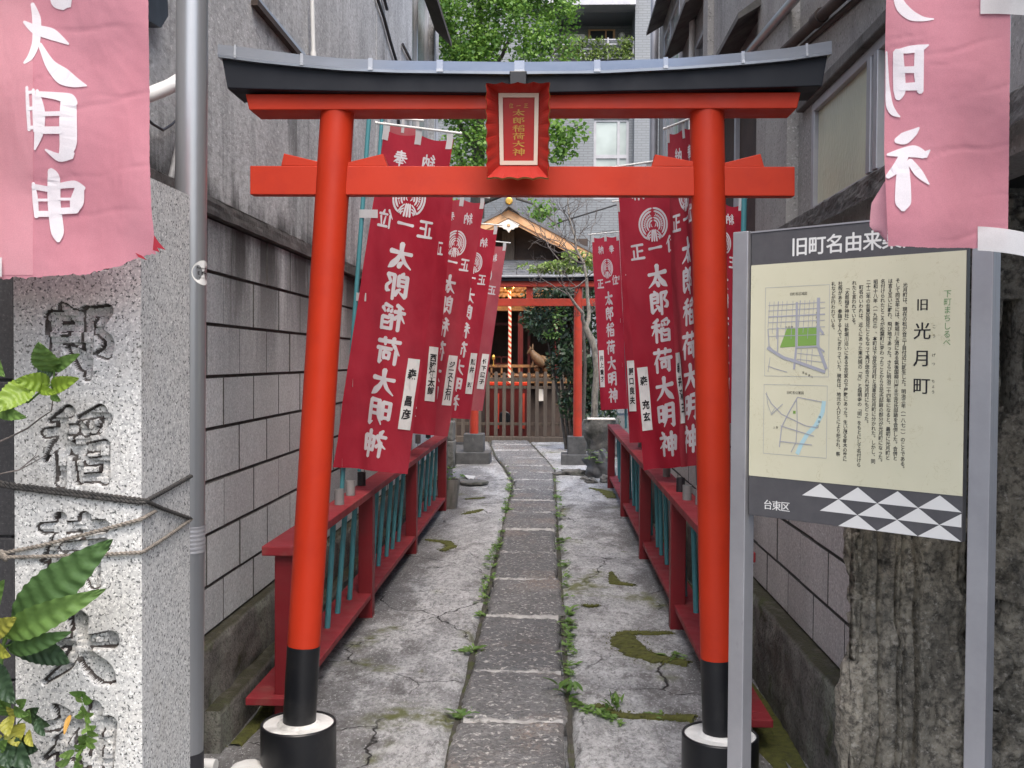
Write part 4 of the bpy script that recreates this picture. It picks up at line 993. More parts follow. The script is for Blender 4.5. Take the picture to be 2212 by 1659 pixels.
socks(rr, [(1512, 1090, 'socket'), (1484, 1080, 'socket'), (1470, 1062, 'blackpvc'), (1440, 1030, 'socket'), (1384, 966, 'socket')])

# two faded pink banners hanging close to the camera
def creases(px, py, s):
    t = 0
    for k in range(9):
        y0 = -40 + 68 * k + 30 * sin(k * 2.1 + s); x0 = 60 * sin(k * 1.7 + s); sl = -.16 + .10 * sin(k * 3.3 + s)
        d = py - y0 - sl * (px % 1000) + 3 * sin(px * .05 + k); w = 2.2 + (k % 3)
        t += .0016 * math.exp(-(d / w) ** 2) * (.5 + .5 * sin(px * .02 + k * 2))
    return t + .0005 * nz(px * .03, py * .05, s, 1, 2)
def pinkY(px, py, Y, s): return Y + .010 * sin(px * .021 + py * .006 + s) + .006 * sin(py * .017 - px * .01 + s) + .005 * nz(px * .008, py * .005, s, 1, 2) + creases(px, py, s)
def lift_strokes(mb, strokes, P):
    for k, st in enumerate(strokes):
        pts = [tuple(float(q) for q in p.split()) for p in st.split(',')]
        stroke_mesh(mb, [pts], P, .0016 + .00008 * k, cap=.3)
SL = ["112 -14 12,124 2 30,140 6 32,150 -8 14", "52 47 6,75 63 20,112 74 25,148 95 4", "70 8 8,79 42 19,78 90 17,66 122 13,52 136 5", "86 95 8,108 138 22,135 164 36,160 177 24,187 185 3",
      "58 188 6,60 230 8,63 281 7", "72 193 6,74 240 8,75 284 6", "60 200 7,74 198 7", "61 235 8,74 233 8", "63 276 8,74 275 8",
      "80 195 7,86 240 22,84 286 20,75 323 4", "85 203 12,120 207 16,150 214 24,162 224 14", "148 216 34,147 260 38,147 310 37,138 338 24", "150 330 30,128 340 18,98 323 4", "92 246 10,130 245 10", "92 281 16,132 281 16",
      "109 368 14,116 386 27,117 440 28,124 500 28,126 520 10", "72 396 7,76 430 12,79 468 10", "72 403 12,106 409 12", "80 432 6,106 432 6", "80 462 13,110 462 13", "126 402 12,160 398 16,182 407 8", "172 406 20,166 436 30,160 455 18", "130 456 14,166 454 14", "128 430 6,160 430 6"]
SR = ["1934 -18 14,1947 14 24,1968 33 22,1995 41 10,2017 41 3", "1940 112 22,1942 160 26,1943 196 26,1940 212 14", "1986 108 20,1985 160 21,1988 198 14", "1934 112 8,1965 107 16,1990 103 14,2006 97 3", "1945 151 14,1988 150 15", "1945 188 16,1985 186 18", 
      "1915 112 4,1917 180 8,1921 225 15,1930 243 14,1944 252 3", "1936 304 12,1953 299 26,1974 286 16,1985 276 4", "1917 334 5,1945 330 18,1975 327 26,1997 335 16,2009 324 3", "1955 332 20,1940 360 22,1917 382 10", "1951 352 24,1951 400 33,1951 438 34,1951 452 14", "1965 348 14,1985 374 18,2007 398 3"]
BOTL = [(-140, 598), (0, 600), (60, 600), (180, 592), (250, 574), (300, 552), (345, 538)]
def pinkb(label, Y, s, xl, xr, top, bot, strokes, ragged):
    P = lambda px, py, l=0: at(px, py, pinkY(px, py, Y, s) - l)
    root = thing('pink_banner', label, 'banner', at((xl(0) + xr(0)) / 2, 560, Y), 'faded pink banners hanging in front')
    mb = MB()
    def g(u, v):
        x0 = xl(0) + (xr(0) - xl(0)) * u; yb = bot(x0) + ragged * nz(x0 * .05, s, 0, 1, 3) * 1.5 + ragged * .9 * nz(x0 * .35, s, 4, 1, 2)
        y = top + (yb - top) * v; x = xl(y) + (xr(y) - xl(y)) * u + (.9 * nz(y * .15, s, u, 1, 2) if u == 1 else 0)
        return P(x, y)
    mb.grid(g, 120, 120); cl = mb.build('cloth', M['pink'], root)
    mb = MB(); lift_strokes(mb, strokes, P); mb.build('lettering', M['ink'], cl)
    return root, P, cl
pl_, PLf, plc = pinkb('pink banner hanging over the granite pillar, reading downwards from big to bright', 1.9, 1.3, lambda y: -140, lambda y: ix(y, [(-80, 318), (0, 320), (200, 323), (340, 323), (450, 327), (540, 336)]), -80, lambda x: ix(x, BOTL), SL, 3.2)
pl_['label'] = 'pink banner with normally readable white characters hanging over the granite pillar'
mb = MB(); mb.grid(lambda u, v: PLf(-138 + 209 * u, -78 + 672 * v, .0007 + .0003 * u), 20, 60); mb.build('hem_fold', M['pink_l'], plc)
mb = MB(); mb.add([PLf(*p, .001) for p in ((333, 508), (342, 522), (358, 540), (340, 535), (345, 545), (330, 540))], [(0, 1, 2, 3, 4, 5)]); mb.add([PLf(*p, .001) for p in ((292, 546), (306, 552), (318, 562), (300, 556))], [(0, 1, 2, 3)]); mb.build('torn_shred', M['cloth_b'], plc)
mb = MB(); mb.grid(lambda u, v: PLf(-100 + 104 * u, 556 + 42 * v, .008), 6, 6); mb.build('tie_tab', M['tab'], plc)
mb = MB(); mb.tube([at(-170, 700, 1.92), at(-165, -300, 1.92)], .013, 12); mb.build('pole', M['teal'], pl_)
pr_, PRf, prc = pinkb('pink banner with reversed white characters hanging over the information board', 1.85, 4.1, lambda y: ix(y, [(-80, 1916), (100, 1912), (330, 1910), (540, 1919)]), lambda y: ix(y, [(-80, 2184), (200, 2181), (540, 2177)]), -80, lambda x: ix(x, [(1900, 533), (1935, 531), (2000, 535), (2180, 537)]), SR, 1.2)
mb = MB(); mb.grid(lambda u, v: at(1911 + (ix(v, [(0, 1905), (.35, 1876), (.7, 1872), (1, 1909)]) - 1911) * u + 6, 392 + 138 * v - 8 * u * (v > .8), 1.872 + .012 * u), 8, 24); mb.build('folded_flap', M['pink_l'], prc)
mb = MB(); mb.grid(lambda u, v: PRf(2118 + 150 * u, -40 + (70 - 4 * u) * v + 14 * u * u, .004 + .001 * sin(9 * u)), 14, 6); mb.build('tie_tab', M['tab'], prc); mb = MB(); mb.grid(lambda u, v: PRf(2112 + 160 * u, 489 + 52 * v + 22 * u * u + 6 * u, .004 + .001 * sin(8 * u + v)), 14, 6); mb.build('tie_tab', M['tab'], prc)
mb = MB(); mb.tube([at(2262, 760, 1.86), at(2258, -300, 1.86)], .013, 12); mb.build('pole', M['teal'], pr_)
# ------------------------------------------------------------------ granite pillar with carved characters
GY = 2.10
gx0, gx1 = at(30.5, 900, GY).x, at(305.5, 900, GY).x
gz1 = 1.838; gy1 = 2.385
gp = thing('granite_pillar', 'pale speckled granite pillar carved with large vertical characters, left foreground', 'stone pillar', ((gx0 + gx1) / 2, (GY + gy1) / 2, 0))
CELL = .0019; z0g = .42
nx = int((gx1 - gx0) / CELL); nz_ = int((gz1 - z0g) / CELL)
X, Z = np.meshgrid(np.linspace(gx0, gx1, nx), np.linspace(z0g, gz1, nz_))
D = np.full(X.shape, 9.0)
CARVE = [('太', 157, 508, 158, 165), ('郎', 166, 737, 156, 158), ('稲', 163, 966, 150, 172), ('荷', 155, 1195, 150, 160), ('大', 167, 1410, 165, 150), ('神', 165, 1612, 160, 175)]
for ch, cx, cy, w, h in CARVE:
    c = at(cx, cy, GY); k = GY / F
    for stq in parse(ch):
        for seg in sharp(stq):
            q = smooth_stroke(seg)
            for a, b in zip(q[:-1], q[1:]):
                ax_, az_ = c.x + (a[0] - 50) / 100 * w * k, c.z - (a[1] - 50) / 100 * h * k
                bx_, bz_ = c.x + (b[0] - 50) / 100 * w * k, c.z - (b[1] - 50) / 100 * h * k
                ra, rb = [max(r, 4) * .5 * w / 100 * k * 2.1 for r in (a[2], b[2])]
                pad = .03
                i0, i1 = np.searchsorted(X[0], [min(ax_, bx_) - pad, max(ax_, bx_) + pad]); j0, j1 = np.searchsorted(Z[:, 0], [min(az_, bz_) - pad, max(az_, bz_) + pad])
                if i1 <= i0 or j1 <= j0: continue
                xx, zz = X[j0:j1, i0:i1], Z[j0:j1, i0:i1]
                vx, vz = bx_ - ax_, bz_ - az_; L2 = vx * vx + vz * vz + 1e-12
                t = np.clip(((xx - ax_) * vx + (zz - az_) * vz) / L2, 0, 1)
                d = np.hypot(xx - ax_ - t * vx, zz - az_ - t * vz) - (ra + (rb - ra) * t)
                D[j0:j1, i0:i1] = np.minimum(D[j0:j1, i0:i1], d)
dep = np.clip(-D / .0030 + .3, 0, 1); vn = np.array([[noise.noise(Vector((x * 30, z * 30, 4.2))) for x in X[0, ::6]] for z in Z[::6, 0]]); vn = np.repeat(np.repeat(vn, 6, 0), 6, 1)[:nz_, :nx]
Yg = GY + .024 * np.clip(.80 + 1.3 * vn, .22, 1.05) * dep + np.where(dep > 9.5, np.clip(-D - .0015, 0, .005) * -.9, 0)
V = np.stack([X, Yg, Z], -1).reshape(-1, 3) - np.array(ORG[gp.name])
idx = np.arange(nx * nz_).reshape(nz_, nx)
Q = np.stack([idx[:-1, :-1], idx[:-1, 1:], idx[1:, 1:], idx[1:, :-1]], -1).reshape(-1, 4)
me = bpy.data.meshes.new('front_face'); me.vertices.add(len(V)); me.vertices.foreach_set('co', V.ravel()); me.loops.add(Q.size); me.loops.foreach_set('vertex_index', Q.ravel())
me.polygons.add(len(Q)); me.polygons.foreach_set('loop_start', np.arange(0, Q.size, 4)); me.polygons.foreach_set('loop_total', np.full(len(Q), 4))
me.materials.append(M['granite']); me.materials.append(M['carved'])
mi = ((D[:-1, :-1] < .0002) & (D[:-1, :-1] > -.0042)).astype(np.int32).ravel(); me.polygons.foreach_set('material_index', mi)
me.update(calc_edges=True); me.validate()
o = bpy.data.objects.new('carved_face', me); COL.objects.link(o); o.parent = gp
mb = MB()
mb.add([(gx0, GY, -.05), (gx1, GY, -.05), (gx1, GY, z0g), (gx0, GY, z0g)], [(0, 1, 2, 3)])
mb.add([(gx1, GY, -.05), (gx1, gy1, -.05), (gx1, gy1, gz1), (gx1, GY, gz1)], [(0, 1, 2, 3)])
mb.add([(gx0, GY, -.05), (gx0, gy1, -.05), (gx0, gy1, gz1), (gx0, GY, gz1)], [(3, 2, 1, 0)])
mb.add([(gx0, GY, gz1), (gx1, GY, gz1), (gx1, gy1, gz1), (gx0, gy1, gz1)], [(0, 1, 2, 3)])
mb.add([(gx0, gy1, -.05), (gx1, gy1, -.05), (gx1, gy1, gz1), (gx0, gy1, gz1)], [(3, 2, 1, 0)])
mb.build('shaft', M['granite'], gp)
# dark stone gatepost behind it
mb = MB(); xr = at(29, 900, 2.3).x
zz = [-.05] + [at(20, y, 2.3).z for y in (1470, 1160, 822)] + [2.05]
for a, b in zip(zz[:-1], zz[1:]): mb.box(xr - .5, xr, 2.30, 2.62, a + .003, b - .003)
mb.box(xr - .49, xr - .012, 2.31, 2.60, -.05, 2.04)
tag(mb.build('dark_gatepost', M['darkgranite'], bevel=.003), 'dark stone gatepost at the left edge, showing behind the pale granite pillar', 'gatepost')
# steel pole
sp = thing('steel_pole', 'round galvanised steel pole standing behind the granite pillar', 'pole', atz(405, 1659, 0) * 0 + Vector((at(405, 1659, 2.55).x, 2.55, 0)))
pa, pb, pc = at(415.5, -60, 2.55), at(405.5, 1622, 2.55), at(404, 1900, 2.55); pr = .0392
mb = MB(); mb.tube([pa + (pa - pb) * .5, pa, pb], pr, 48); mb.build('shaft', M['steel'], sp)
mb = MB(); mb.tube([pb - Vector((0, 0, .0005)), pc], pr + .0012, 48); mb.build('black_foot', M['blackpvc'], sp)
pdir = (pb - pa).normalized()
def onpole(py, ang, r): # ang measured from the viewer-facing side, to the right
    t = (py + 60) / (1622 + 60); c = pa + (pb - pa) * t; w = Vector((c.x, c.y, 0)).normalized(); s = Vector((w.y, -w.x, 0))
    return c - w * r * cos(ang) + s * r * sin(ang)
mb = MB(); mb.grid(lambda u, v: onpole(1128 + 58 * v, -1.9 + 3.8 * u, pr + .0012 + .0005 * sin(v * 40)), 24, 30); mb.build('tape_wrap', M['alu'], sp)
k = 2.55 / F
def stk(x, y, l): return onpole(583 - y / k, .92 + x / pr, pr + .0010 + l)
mb = MB(); n = 32; mb.add([stk(0, 0, 0)] + [stk(.040 * cos(2 * pi * i / n) * .85, .031 * sin(2 * pi * i / n), 0) for i in range(n)], [(0, 1 + i, 1 + (i + 1) % n) for i in range(n)])
sk = mb.build('sticker', M['white'], sp); mb = MB()
for i, ch in enumerate('Panasonic'): print_char(mb, ch, -.018 + i * .0045, .012, .0075, lambda x, y: stk(x, y, .0006), .03)
for i, ch in enumerate('Eポール'): print_char(mb, ch, -.014 + i * .010, -.001, .011, lambda x, y: stk(x, y, .0006), .03)
for i, ch in enumerate('0120-36'): print_char(mb, ch, -.012 + i * .0045, -.013, .006, lambda x, y: stk(x, y, .0006), .01)
mb.build('lettering', M['blackink'], sk)
# ropes round the granite pillar, tied to the pole
sX = gx1 + .006
def rp(px, py): return at(px, py, GY - .008)
def rs(px, py): return atx(px, py, sX)
def twist(mb, pts, r, mi=0):
    pts = [Vector(p) for p in pts]; L = [0]; 
    for a, b in zip(pts[:-1], pts[1:]): L.append(L[-1] + (b - a).length)
    n = max(8, int(L[-1] / .004)); 
    for ph in (0, pi):
        out = []
        for i in range(n + 1):
            s = L[-1] * i / n; j = min(max(np.searchsorted(L, s) - 1, 0), len(pts) - 2); q = (s - L[j]) / max(L[j + 1] - L[j], 1e-6); p = pts[j].lerp(pts[j + 1], q); t = (pts[j + 1] - pts[j]).normalized()
            u = t.orthogonal().normalized(); w = t.cross(u); a = s / .020 * 2 * pi + ph
            out.append(p + (u * cos(a) + w * sin(a)) * r * .5)
        mb.tube(out, r * .62, 6)
mb = MB(); twist(mb, [rp(-40, 1040), rp(30, 1053), rp(170, 1070), rp(306, 1086), rs(311, 1085), rs(360, 1058), rs(413, 1028)], .0052); twist(mb, [rp(-40, 1034), rp(30, 1047), rp(180, 1064), rp(306, 1079), rs(311, 1080), rs(350, 1098), rs(413, 1121)], .0046)
ck = 0
tag(mb.build('tie_rope', M['ropedark']), 'dark doubled rope tied tightly across the middle of the granite pillar', 'rope')
mb = MB(); twist(mb, [rp(-20, 1200), rp(10, 1194), rp(90, 1178), rp(200, 1150), rp(306, 1121), rs(311, 1119), rs(336, 1104)], .0044); twist(mb, [rp(-20, 1204), rp(30, 1203), rp(130, 1201), rp(230, 1197), rp(306, 1193), rs(312, 1191), rs(360, 1160), rs(413, 1122)], .0042)
for i in range(3): mb.ball(rp(2 + i * 5, 1196 + 4 * i), .007, 10, 8, (1, .8, 1.3), .3, 2, i)
tag(mb.build('tie_rope', M['rope']), 'lower frayed pale rope looped round the granite pillar to the steel pole', 'rope')

# ------------------------------------------------------------------ information board
YL, YR = 2.70, 2.32
bl0, br0 = at(1616, 1111, YL), at(2079, 1173, YR)
Ub = Vector((br0.x - bl0.x, br0.y - bl0.y, 0)); BW = Ub.length; Ub.normalize(); Nb = Vector((Ub.y, -Ub.x, 0))
if Nb.dot(CAM - bl0) < 0: Nb = -Nb
zb0 = (bl0.z + br0.z) / 2; BH = .747
def sb(x, y, l=0): return Vector((bl0.x, bl0.y, zb0)) + Ub * x + Vector((0, 0, y)) + Nb * l
ib = thing('information_board', 'town history board with cream face and charcoal bands between two grey metal posts', 'information board', sb(BW / 2, -zb0))
def sbox(mb, x0, x1, y0, y1, l0, l1):
    return mb.hexa([sb(x0, y0, l1), sb(x1, y0, l1), sb(x1, y0, l0), sb(x0, y0, l0), sb(x0, y1, l1), sb(x1, y1, l1), sb(x1, y1, l0), sb(x0, y1, l0)])
for xc in (-.027, BW + .037):
    mb = MB(); w = .0235; y1 = BH + .006; yb = -zb0 - .05
    sbox(mb, xc - w, xc + w, yb, y1, -.036, .010); sbox(mb, xc - w - .0005 if xc < 0 else xc + w - .004, xc - w + .004 if xc < 0 else xc + w + .0005, yb, y1 - .001, -.020, -.004)
    mb.build('post', M['alu'], ib, bevel=.003)
mb = MB(); sbox(mb, 0.001, BW - .001, 0, BH, -.022, 0); pn = mb.build('panel', M['signdark'], ib, bevel=.0015)
mb = MB(); sbox(mb, .0015, BW - .0015, .141 * BH, .886 * BH, -.001, .0012); mb.build('printed_face', M['signface'], ib)
mb = MB(); sbox(mb, -.001, BW + .001, BH, BH + .004, -.023, .002); mb.build('top_trim', M['alu'], ib)
UX = lambda u: u * BW
VY = lambda v: (1 - v) * BH       # v measured from the top
mb = MB()
for i, ch in enumerate('旧町名由来案内'):
    for q, (ox, oy) in enumerate(((-.0009, 0), (.0009, 0), (0, .0009), (0, -.0009), (0, 0))): print_char(mb, ch, UX(.2507 + .0865 * i) + ox, VY(.062) + oy, .050, lambda x, y, q=q: sb(x, y, .0006 + .00004 * q))
mb.build('title_lettering', M['white'], pn); mb = MB()
for i, ch in enumerate('台東区'):
    for q, ox in enumerate((-.0005, .0005)): print_char(mb, ch, UX(.105 + .0455 * i) + ox, .044 * BH, .027, lambda x, y, q=q: sb(x, y, .0006 + .00004 * q))
mb.build('ward_lettering', M['white'], pn); mb = MB()
def tri(*p): mb.add([sb(UX(u), v * BH, .0007) for u, v in p], [(0, 1, 2)])
PT = .1785; rh = .0455
for k in range(4): u = .2817 + PT * k; tri((u, 2 * rh), (min(u + PT, .995), 2 * rh), (u + PT / 2, 3 * rh))
for k in range(4):
    u = .371 + PT * k
    if u + PT < 1: tri((u, rh), (u + PT, rh), (u + PT / 2, 2 * rh))
    else: tri((u, rh), (.995, rh), (.995, 2 * rh - .004))
for k in range(3): u = .46 + PT * k; tri((u, .002), (u + PT, .002), (u + PT / 2, rh))
mb.build('triangle_pattern', M['white'], pn)
pf = [c for c in ib.children if c.name.startswith('printed_face')][0]
mb = MB(); fs = lambda x, y: sb(x, y, .0018)
for ch, v, s in (('旧', .274, .030), ('光', .356, .042), ('月', .441, .042), ('町', .527, .042)):
    for q, ox in enumerate((-.0006, .0006)): print_char(mb, ch, UX(.821) + ox, VY(v), s, lambda x, y, q=q: sb(x, y, .0018 + .00004 * q))
for ch, v in (('こ', .343), ('う', .372), ('げ', .431), ('つ', .458), ('ち', .512), ('ょ', .527), ('う', .545)): print_char(mb, ch, UX(.872), VY(v), .009, fs)
COLS = ['　光月町は、現在の松が谷三丁目付近に誕生した。明治三年(一八七一)のことである。', 'そして同五年には、新堀川上流にある筑後国柳川藩主立花氏邸跡を合併した。合併と', 'は言え互いに離れ、飛び地であった。さらに明治二十四年になると、最初に光月町と', '名付けられたところが松葉町に変わったことから立花氏邸跡の部分が光月町になった。', '昭和十八年(一九四三)、本町は下谷区光月町と浅草区光月町に分かれた。しかし、同', '二十二年の台東区発足にともなって再び統合され光月町にもどった。', '　町名のいわれは、近くにあった東光院の「光」と燈明寺の「明」をもとにして名付けら', 'れたと言われている。', '　「太郎稲荷神社」は新堀川沿いにある立花家の下屋敷にあった。生い茂る樹木の奥に', '社殿があり、参詣する人でにぎわっていた。現在は、地元の人びとにより祀られ、祭', '礼などが行われている。']
for c, txt in enumerate(COLS):
    for i, ch in enumerate(txt): print_char(mb, ch, UX(.7475 - .0325 * c), VY(.195 + .01525 * i), .0118, fs, .012, vert=True)
for i, ch in enumerate('旧町名区域図'): print_char(mb, ch, UX(.215 + .0145 * i), VY(.222), .0085, fs)
for i, ch in enumerate('旧町名位置図'): print_char(mb, ch, UX(.205 + .0145 * i), VY(.560), .0085, fs)
for ch, u, v in (('国', .345, .29), ('際', .345, .305), ('通', .345, .32), ('り', .345, .335), ('合', .19, .335), ('羽', .205, .335), ('橋', .22, .335), ('浅', .28, .49), ('草', .295, .495), ('通', .31, .50), ('り', .325, .505), ('上', .135, .683), ('野', .15, .683), ('隅', .365, .64), ('田', .362, .655), ('川', .355, .67)): print_char(mb, ch, UX(u), VY(v), .0068, fs)
mb.build('black_print', M['blackink'], pf)
mb = MB()
for i, ch in enumerate('下町まちしるべ'): print_char(mb, ch, UX(.9245), VY(.243 + .0248 * i), .0185, fs)
mb.build('green_print', M['green_ink'], pf)
def line(mb, pts, w, l=.0018):
    q = [np.array((UX(u), VY(v))) for u, v in pts]
    for a, b in zip(q[:-1], q[1:]):
        t = (b - a) / np.linalg.norm(b - a); n = np.array((-t[1], t[0])) * w / 2; l += .00002
        mb.add([sb(*(a + n), l), sb(*(a - n), l), sb(*(b - n), l), sb(*(b + n), l)], [(0, 1, 2, 3)])
mb = MB()
for (a, b, c, d) in ((.082, .405, .196, .504), (.080, .400, .534, .776)): line(mb, [(a, c), (b, c), (b, d), (a, d), (a, c)], .0009)
for i, u in enumerate((.105, .128, .150, .172, .195, .225, .262, .285, .308, .330)): line(mb, [(u, .245), (u - .008, .335 + .02 * (i % 3))], .0026 if i in (2, 6) else .0014, .0019)
for v in (.258, .277, .298, .318, .340, .366): line(mb, [(.098, v), (.385, v - .004)], .0030 if v == .298 else .0016, .0020)
line(mb, [(.352, .238), (.352, .40), (.395, .478)], .0085, .0021); line(mb, [(.352, .335), (.378, .36)], .006, .0022)
line(mb, [(.245, .25), (.245, .405), (.235, .48)], .006, .0023); line(mb, [(.095, .405), (.18, .44), (.24, .452), (.39, .488)], .008, .0024)
line(mb, [(.15, .335), (.15, .42)], .003, .0025); line(mb, [(.098, .34), (.105, .40), (.15, .43)], .0028, .0026); line(mb, [(.24, .405), (.352, .402), (.385, .42)], .004, .0027)
for u in (.27, .30, .325): line(mb, [(u, .41), (u - .005, .47)], .0015, .0019)
for v in (.425, .445): line(mb, [(.25, v), (.385, v + .01)], .0015, .0020)
line(mb, [(.10, .47), (.135, .478), (.20, .49)], .0018, .0021); line(mb, [(.11, .44), (.10, .49)], .0015, .0021)
line(mb, [(.09, .565), (.12, .60), (.175, .636), (.30, .672), (.36, .675)], .0022, .0022); line(mb, [(.255, .575), (.21, .63), (.175, .68), (.165, .75)], .0028, .0023); line(mb, [(.255, .575), (.375, .588)], .0020, .0024)
line(mb, [(.17, .676), (.34, .705)], .0022, .0025); line(mb, [(.165, .73), (.33, .735)], .0022, .0026); line(mb, [(.25, .58), (.255, .66), (.25, .73), (.225, .765)], .0020, .0027)
line(mb, [(.095, .56), (.10, .60), (.12, .635), (.14, .615)], .0012, .0028); line(mb, [(.12, .64), (.18, .60)], .0018, .0029)
mb.build('map_lines', M['map_grey'], pf)
for poly in (((.195, .340), (.238, .340), (.238, .402), (.160, .405)), ((.252, .338), (.346, .338), (.346, .398), (.252, .400)), ((.232, .622), (.245, .622), (.245, .632), (.232, .632))): mb = MB(); mb.add([sb(UX(u), VY(v), .0017) for u, v in poly], [(0, 1, 2, 3)]); mb.build('map_area', M['map_green'], pf)
mb = MB(); line(mb, [(.385, .585), (.378, .625), (.345, .67), (.305, .70), (.275, .735), (.255, .770)], .011, .0016); mb.build('map_river', M['map_blue'], pf)

# ------------------------------------------------------------------ rough stone monuments on the right
def ridged(x, y, z, f): return 1 - abs(noise.noise(Vector((x * f, y * f, z * f)))) * 2
def stone(name, label, cat, x0, x1, yf, yb, z1, seed, grooves=(), amp=.022, hole=None):
    mb = MB(); d1, w = yb - yf, x1 - x0; T = 2 * d1 + w
    def fn(u, v):
        s = u * T; z = -.05 + (z1 + .05) * v
        if s < d1: b = Vector((x0, yb - s, z)); n = Vector((-1, 0, 0)); fr = 0
        elif s < d1 + w: b = Vector((x0 + s - d1, yf, z)); n = Vector((0, -1, 0)); fr = 1
        else: b = Vector((x1, yf + s - d1 - w, z)); n = Vector((1, 0, 0)); fr = 0
        p = b + Vector((seed, 0, 0))
        e = amp * (1.5 * nz(p.x, p.y, p.z * .6, 4.2, 6) + .9 * (ridged(p.x, p.y, p.z * .7, 8) - .5) + .35 * nz(p.x, p.y, p.z, 22, 4))
        bl_ = noise.cell(Vector((p.x * 4 + .35 * noise.noise(p * 5), p.y * 4, p.z * 2.6 + .35 * noise.noise(p * 5 + Vector((7, 0, 0))))))
        e += amp * .75 * (bl_ - .5)
        if fr:
            for gx, gw, gd in grooves:
                gxx = gx + .006 * nz(z, gx, 0, 6, 3); q = abs(b.x - gxx) / gw
                if q < 1: e -= gd * (1 - q * q)
            if hole and hole[0] < b.x < hole[1] and hole[2] < z < hole[3]:
                e -= hole[4] * (0 if abs(b.x - hole[5]) < .012 else 1) + .0
        c = min(s, T - s, abs(s - d1), abs(s - d1 - w)); 
        cr = min(abs(s - d1), abs(s - d1 - w)); e -= .018 * max(0, 1 - cr / .04)
        if v > .985: e -= .03 * (v - .985) / .015
        return b + n * e
    mb.grid(fn, 230, 300, sm=True)
    a = [fn(u, 1) for u in np.linspace(0, 1, 24)]; mb.add(a, [tuple(range(24))])
    return tag(mb.build(name, M['mono']), label, cat)
mx0 = at(1840, 1300, 2.93).x
xg = lambda px: at(px, 1300, 2.93).x
stone('stone_monument', 'rough weathered stone slab with vertical chiselled channels, framed between the legs of the information board', 'stone monument', mx0, xg(2108), 2.93, 3.03, at(1850, 560, 2.93).z, 3.0,
      ((xg(1902), .010, .016), (xg(1941), .008, .016), (xg(1985), .013, .04), (xg(1872), .014, .014), (xg(1955), .006, .01)))
stone('stone_monument', 'dark rough stone at the right edge with a deep rectangular recess', 'stone monument', xg(2112), xg(2112) + .55, 2.90, 3.3, at(2190, 405, 2.9).z, 9.0, (), .03,
      (xg(2146), xg(2225), at(2180, 893, 2.9).z, at(2180, 648, 2.9).z, .14, xg(2190)))
mb = MB(); q = at(2140, 240, 2.8); mb.box(xg(2090), xg(2090) + .8, 2.8, 3.1, q.z - .05, q.z + .02); mb.box(xg(2090), xg(2090) + .8, 3.1, 3.3, 1.95, 3.2)
mb.build('pier_ledge', M['conc_dark'], br, bevel=.008)

# ------------------------------------------------------------------ plants in front of the granite pillar
PYp = 1.98
L_ = lambda px, py, y=PYp: at(px, py, y)
def bigleaf(mb, b, t, w, yb=1.98, yt=1.93, curl=.12, ribs=9, up=None, fold=.12):
    base, tip = L_(*b, yb), L_(*t, yt); w = w * 1.95 / F; d = tip - base; L = d.length; tt = d / L
    side = tt.cross(Vector((0, -1, 0)) if up is None else Vector(up)).normalized(); n = side.cross(tt)
    if n.dot(CAM - base) < 0: n = -n
    NS, NW = 44, 8; vs = []
    for i in range(NS + 1):
        q = i / NS; ww = w * .5 * (max(0, sin(pi * q ** .72)) ** .8) * (1 + .035 * (1 if i % 4 < 2 else -1)) + .0012
        c = base + tt * L * q + n * (curl * L * (q - q * q) * 1.2 - curl * L * .3 * q * q)
        for j in range(-NW // 2, NW // 2 + 1):
            a = j / (NW / 2); rib = .0055 * sin((q * ribs - abs(a) * .9) * 2 * pi) * (abs(a) ** .5) * (1 - abs(a) ** 4)
            vs.append(c + side * ww * a + n * (fold * ww * abs(a) + rib * (w / .06)))
    W_ = NW + 1
    mb.add(vs, [(i * W_ + j, i * W_ + j + 1, (i + 1) * W_ + j + 1, (i + 1) * W_ + j) for i in range(NS) for j in range(NW)], True)
def twig(mb, pts, r0, r1, y0=1.98, y1=1.97, seg=7):
    n = len(pts); mb.tube([L_(px, py, y0 + (y1 - y0) * i / (n - 1)) for i, (px, py) in enumerate(pts)], [r0 + (r1 - r0) * i / (n - 1) for i in range(n)], seg)
lq = thing('loquat_sapling', 'loquat sapling with large ribbed leaves at the foot of the granite pillar', 'plant', L_(-10, 1700) * 1)
mb = MB(); bigleaf(mb, (30, 1345), (238, 1168), 92, 1.99, 1.93, .10); mb.build('leaf', M['loquat'], lq)
mb = MB(); bigleaf(mb, (10, 1370), (217, 1278), 62, 1.96, 1.90, .22, 8, fold=.3); mb.build('leaf', M['lime2'], lq)
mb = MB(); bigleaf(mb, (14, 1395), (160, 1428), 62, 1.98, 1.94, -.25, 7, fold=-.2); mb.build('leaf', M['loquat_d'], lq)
mb = MB(); bigleaf(mb, (20, 1405), (148, 1368), 40, 1.97, 1.92, .15, 7); mb.build('leaf', M['loquat'], lq)
mb = MB(); bigleaf(mb, (-20, 1370), (32, 1336), 40, 1.95, 1.90, .1, 5); bigleaf(mb, (-10, 1395), (20, 1418), 30, 1.95, 1.9, .1, 5); mb.build('leaf', M['yleaf'], lq)
mb = MB(); bigleaf(mb, (-30, 1330), (6, 1255), 40, 1.96, 1.90, .1, 6); mb.build('leaf', M['lime2'], lq)
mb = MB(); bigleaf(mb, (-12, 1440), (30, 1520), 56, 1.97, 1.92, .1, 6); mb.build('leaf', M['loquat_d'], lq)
mb = MB(); twig(mb, [(-30, 1720), (-12, 1560), (0, 1450), (8, 1390), (30, 1345)], .006, .003); twig(mb, [(2, 1420), (14, 1395), (30, 1392)], .003, .002); twig(mb, [(6, 1395), (10, 1370)], .003, .002); mb.build('stem', M['lime2'], lq)
ls = thing('leafy_shoot', 'lime green leafy shoot reaching across the carved granite from the left edge', 'plant', L_(-20, 1000))
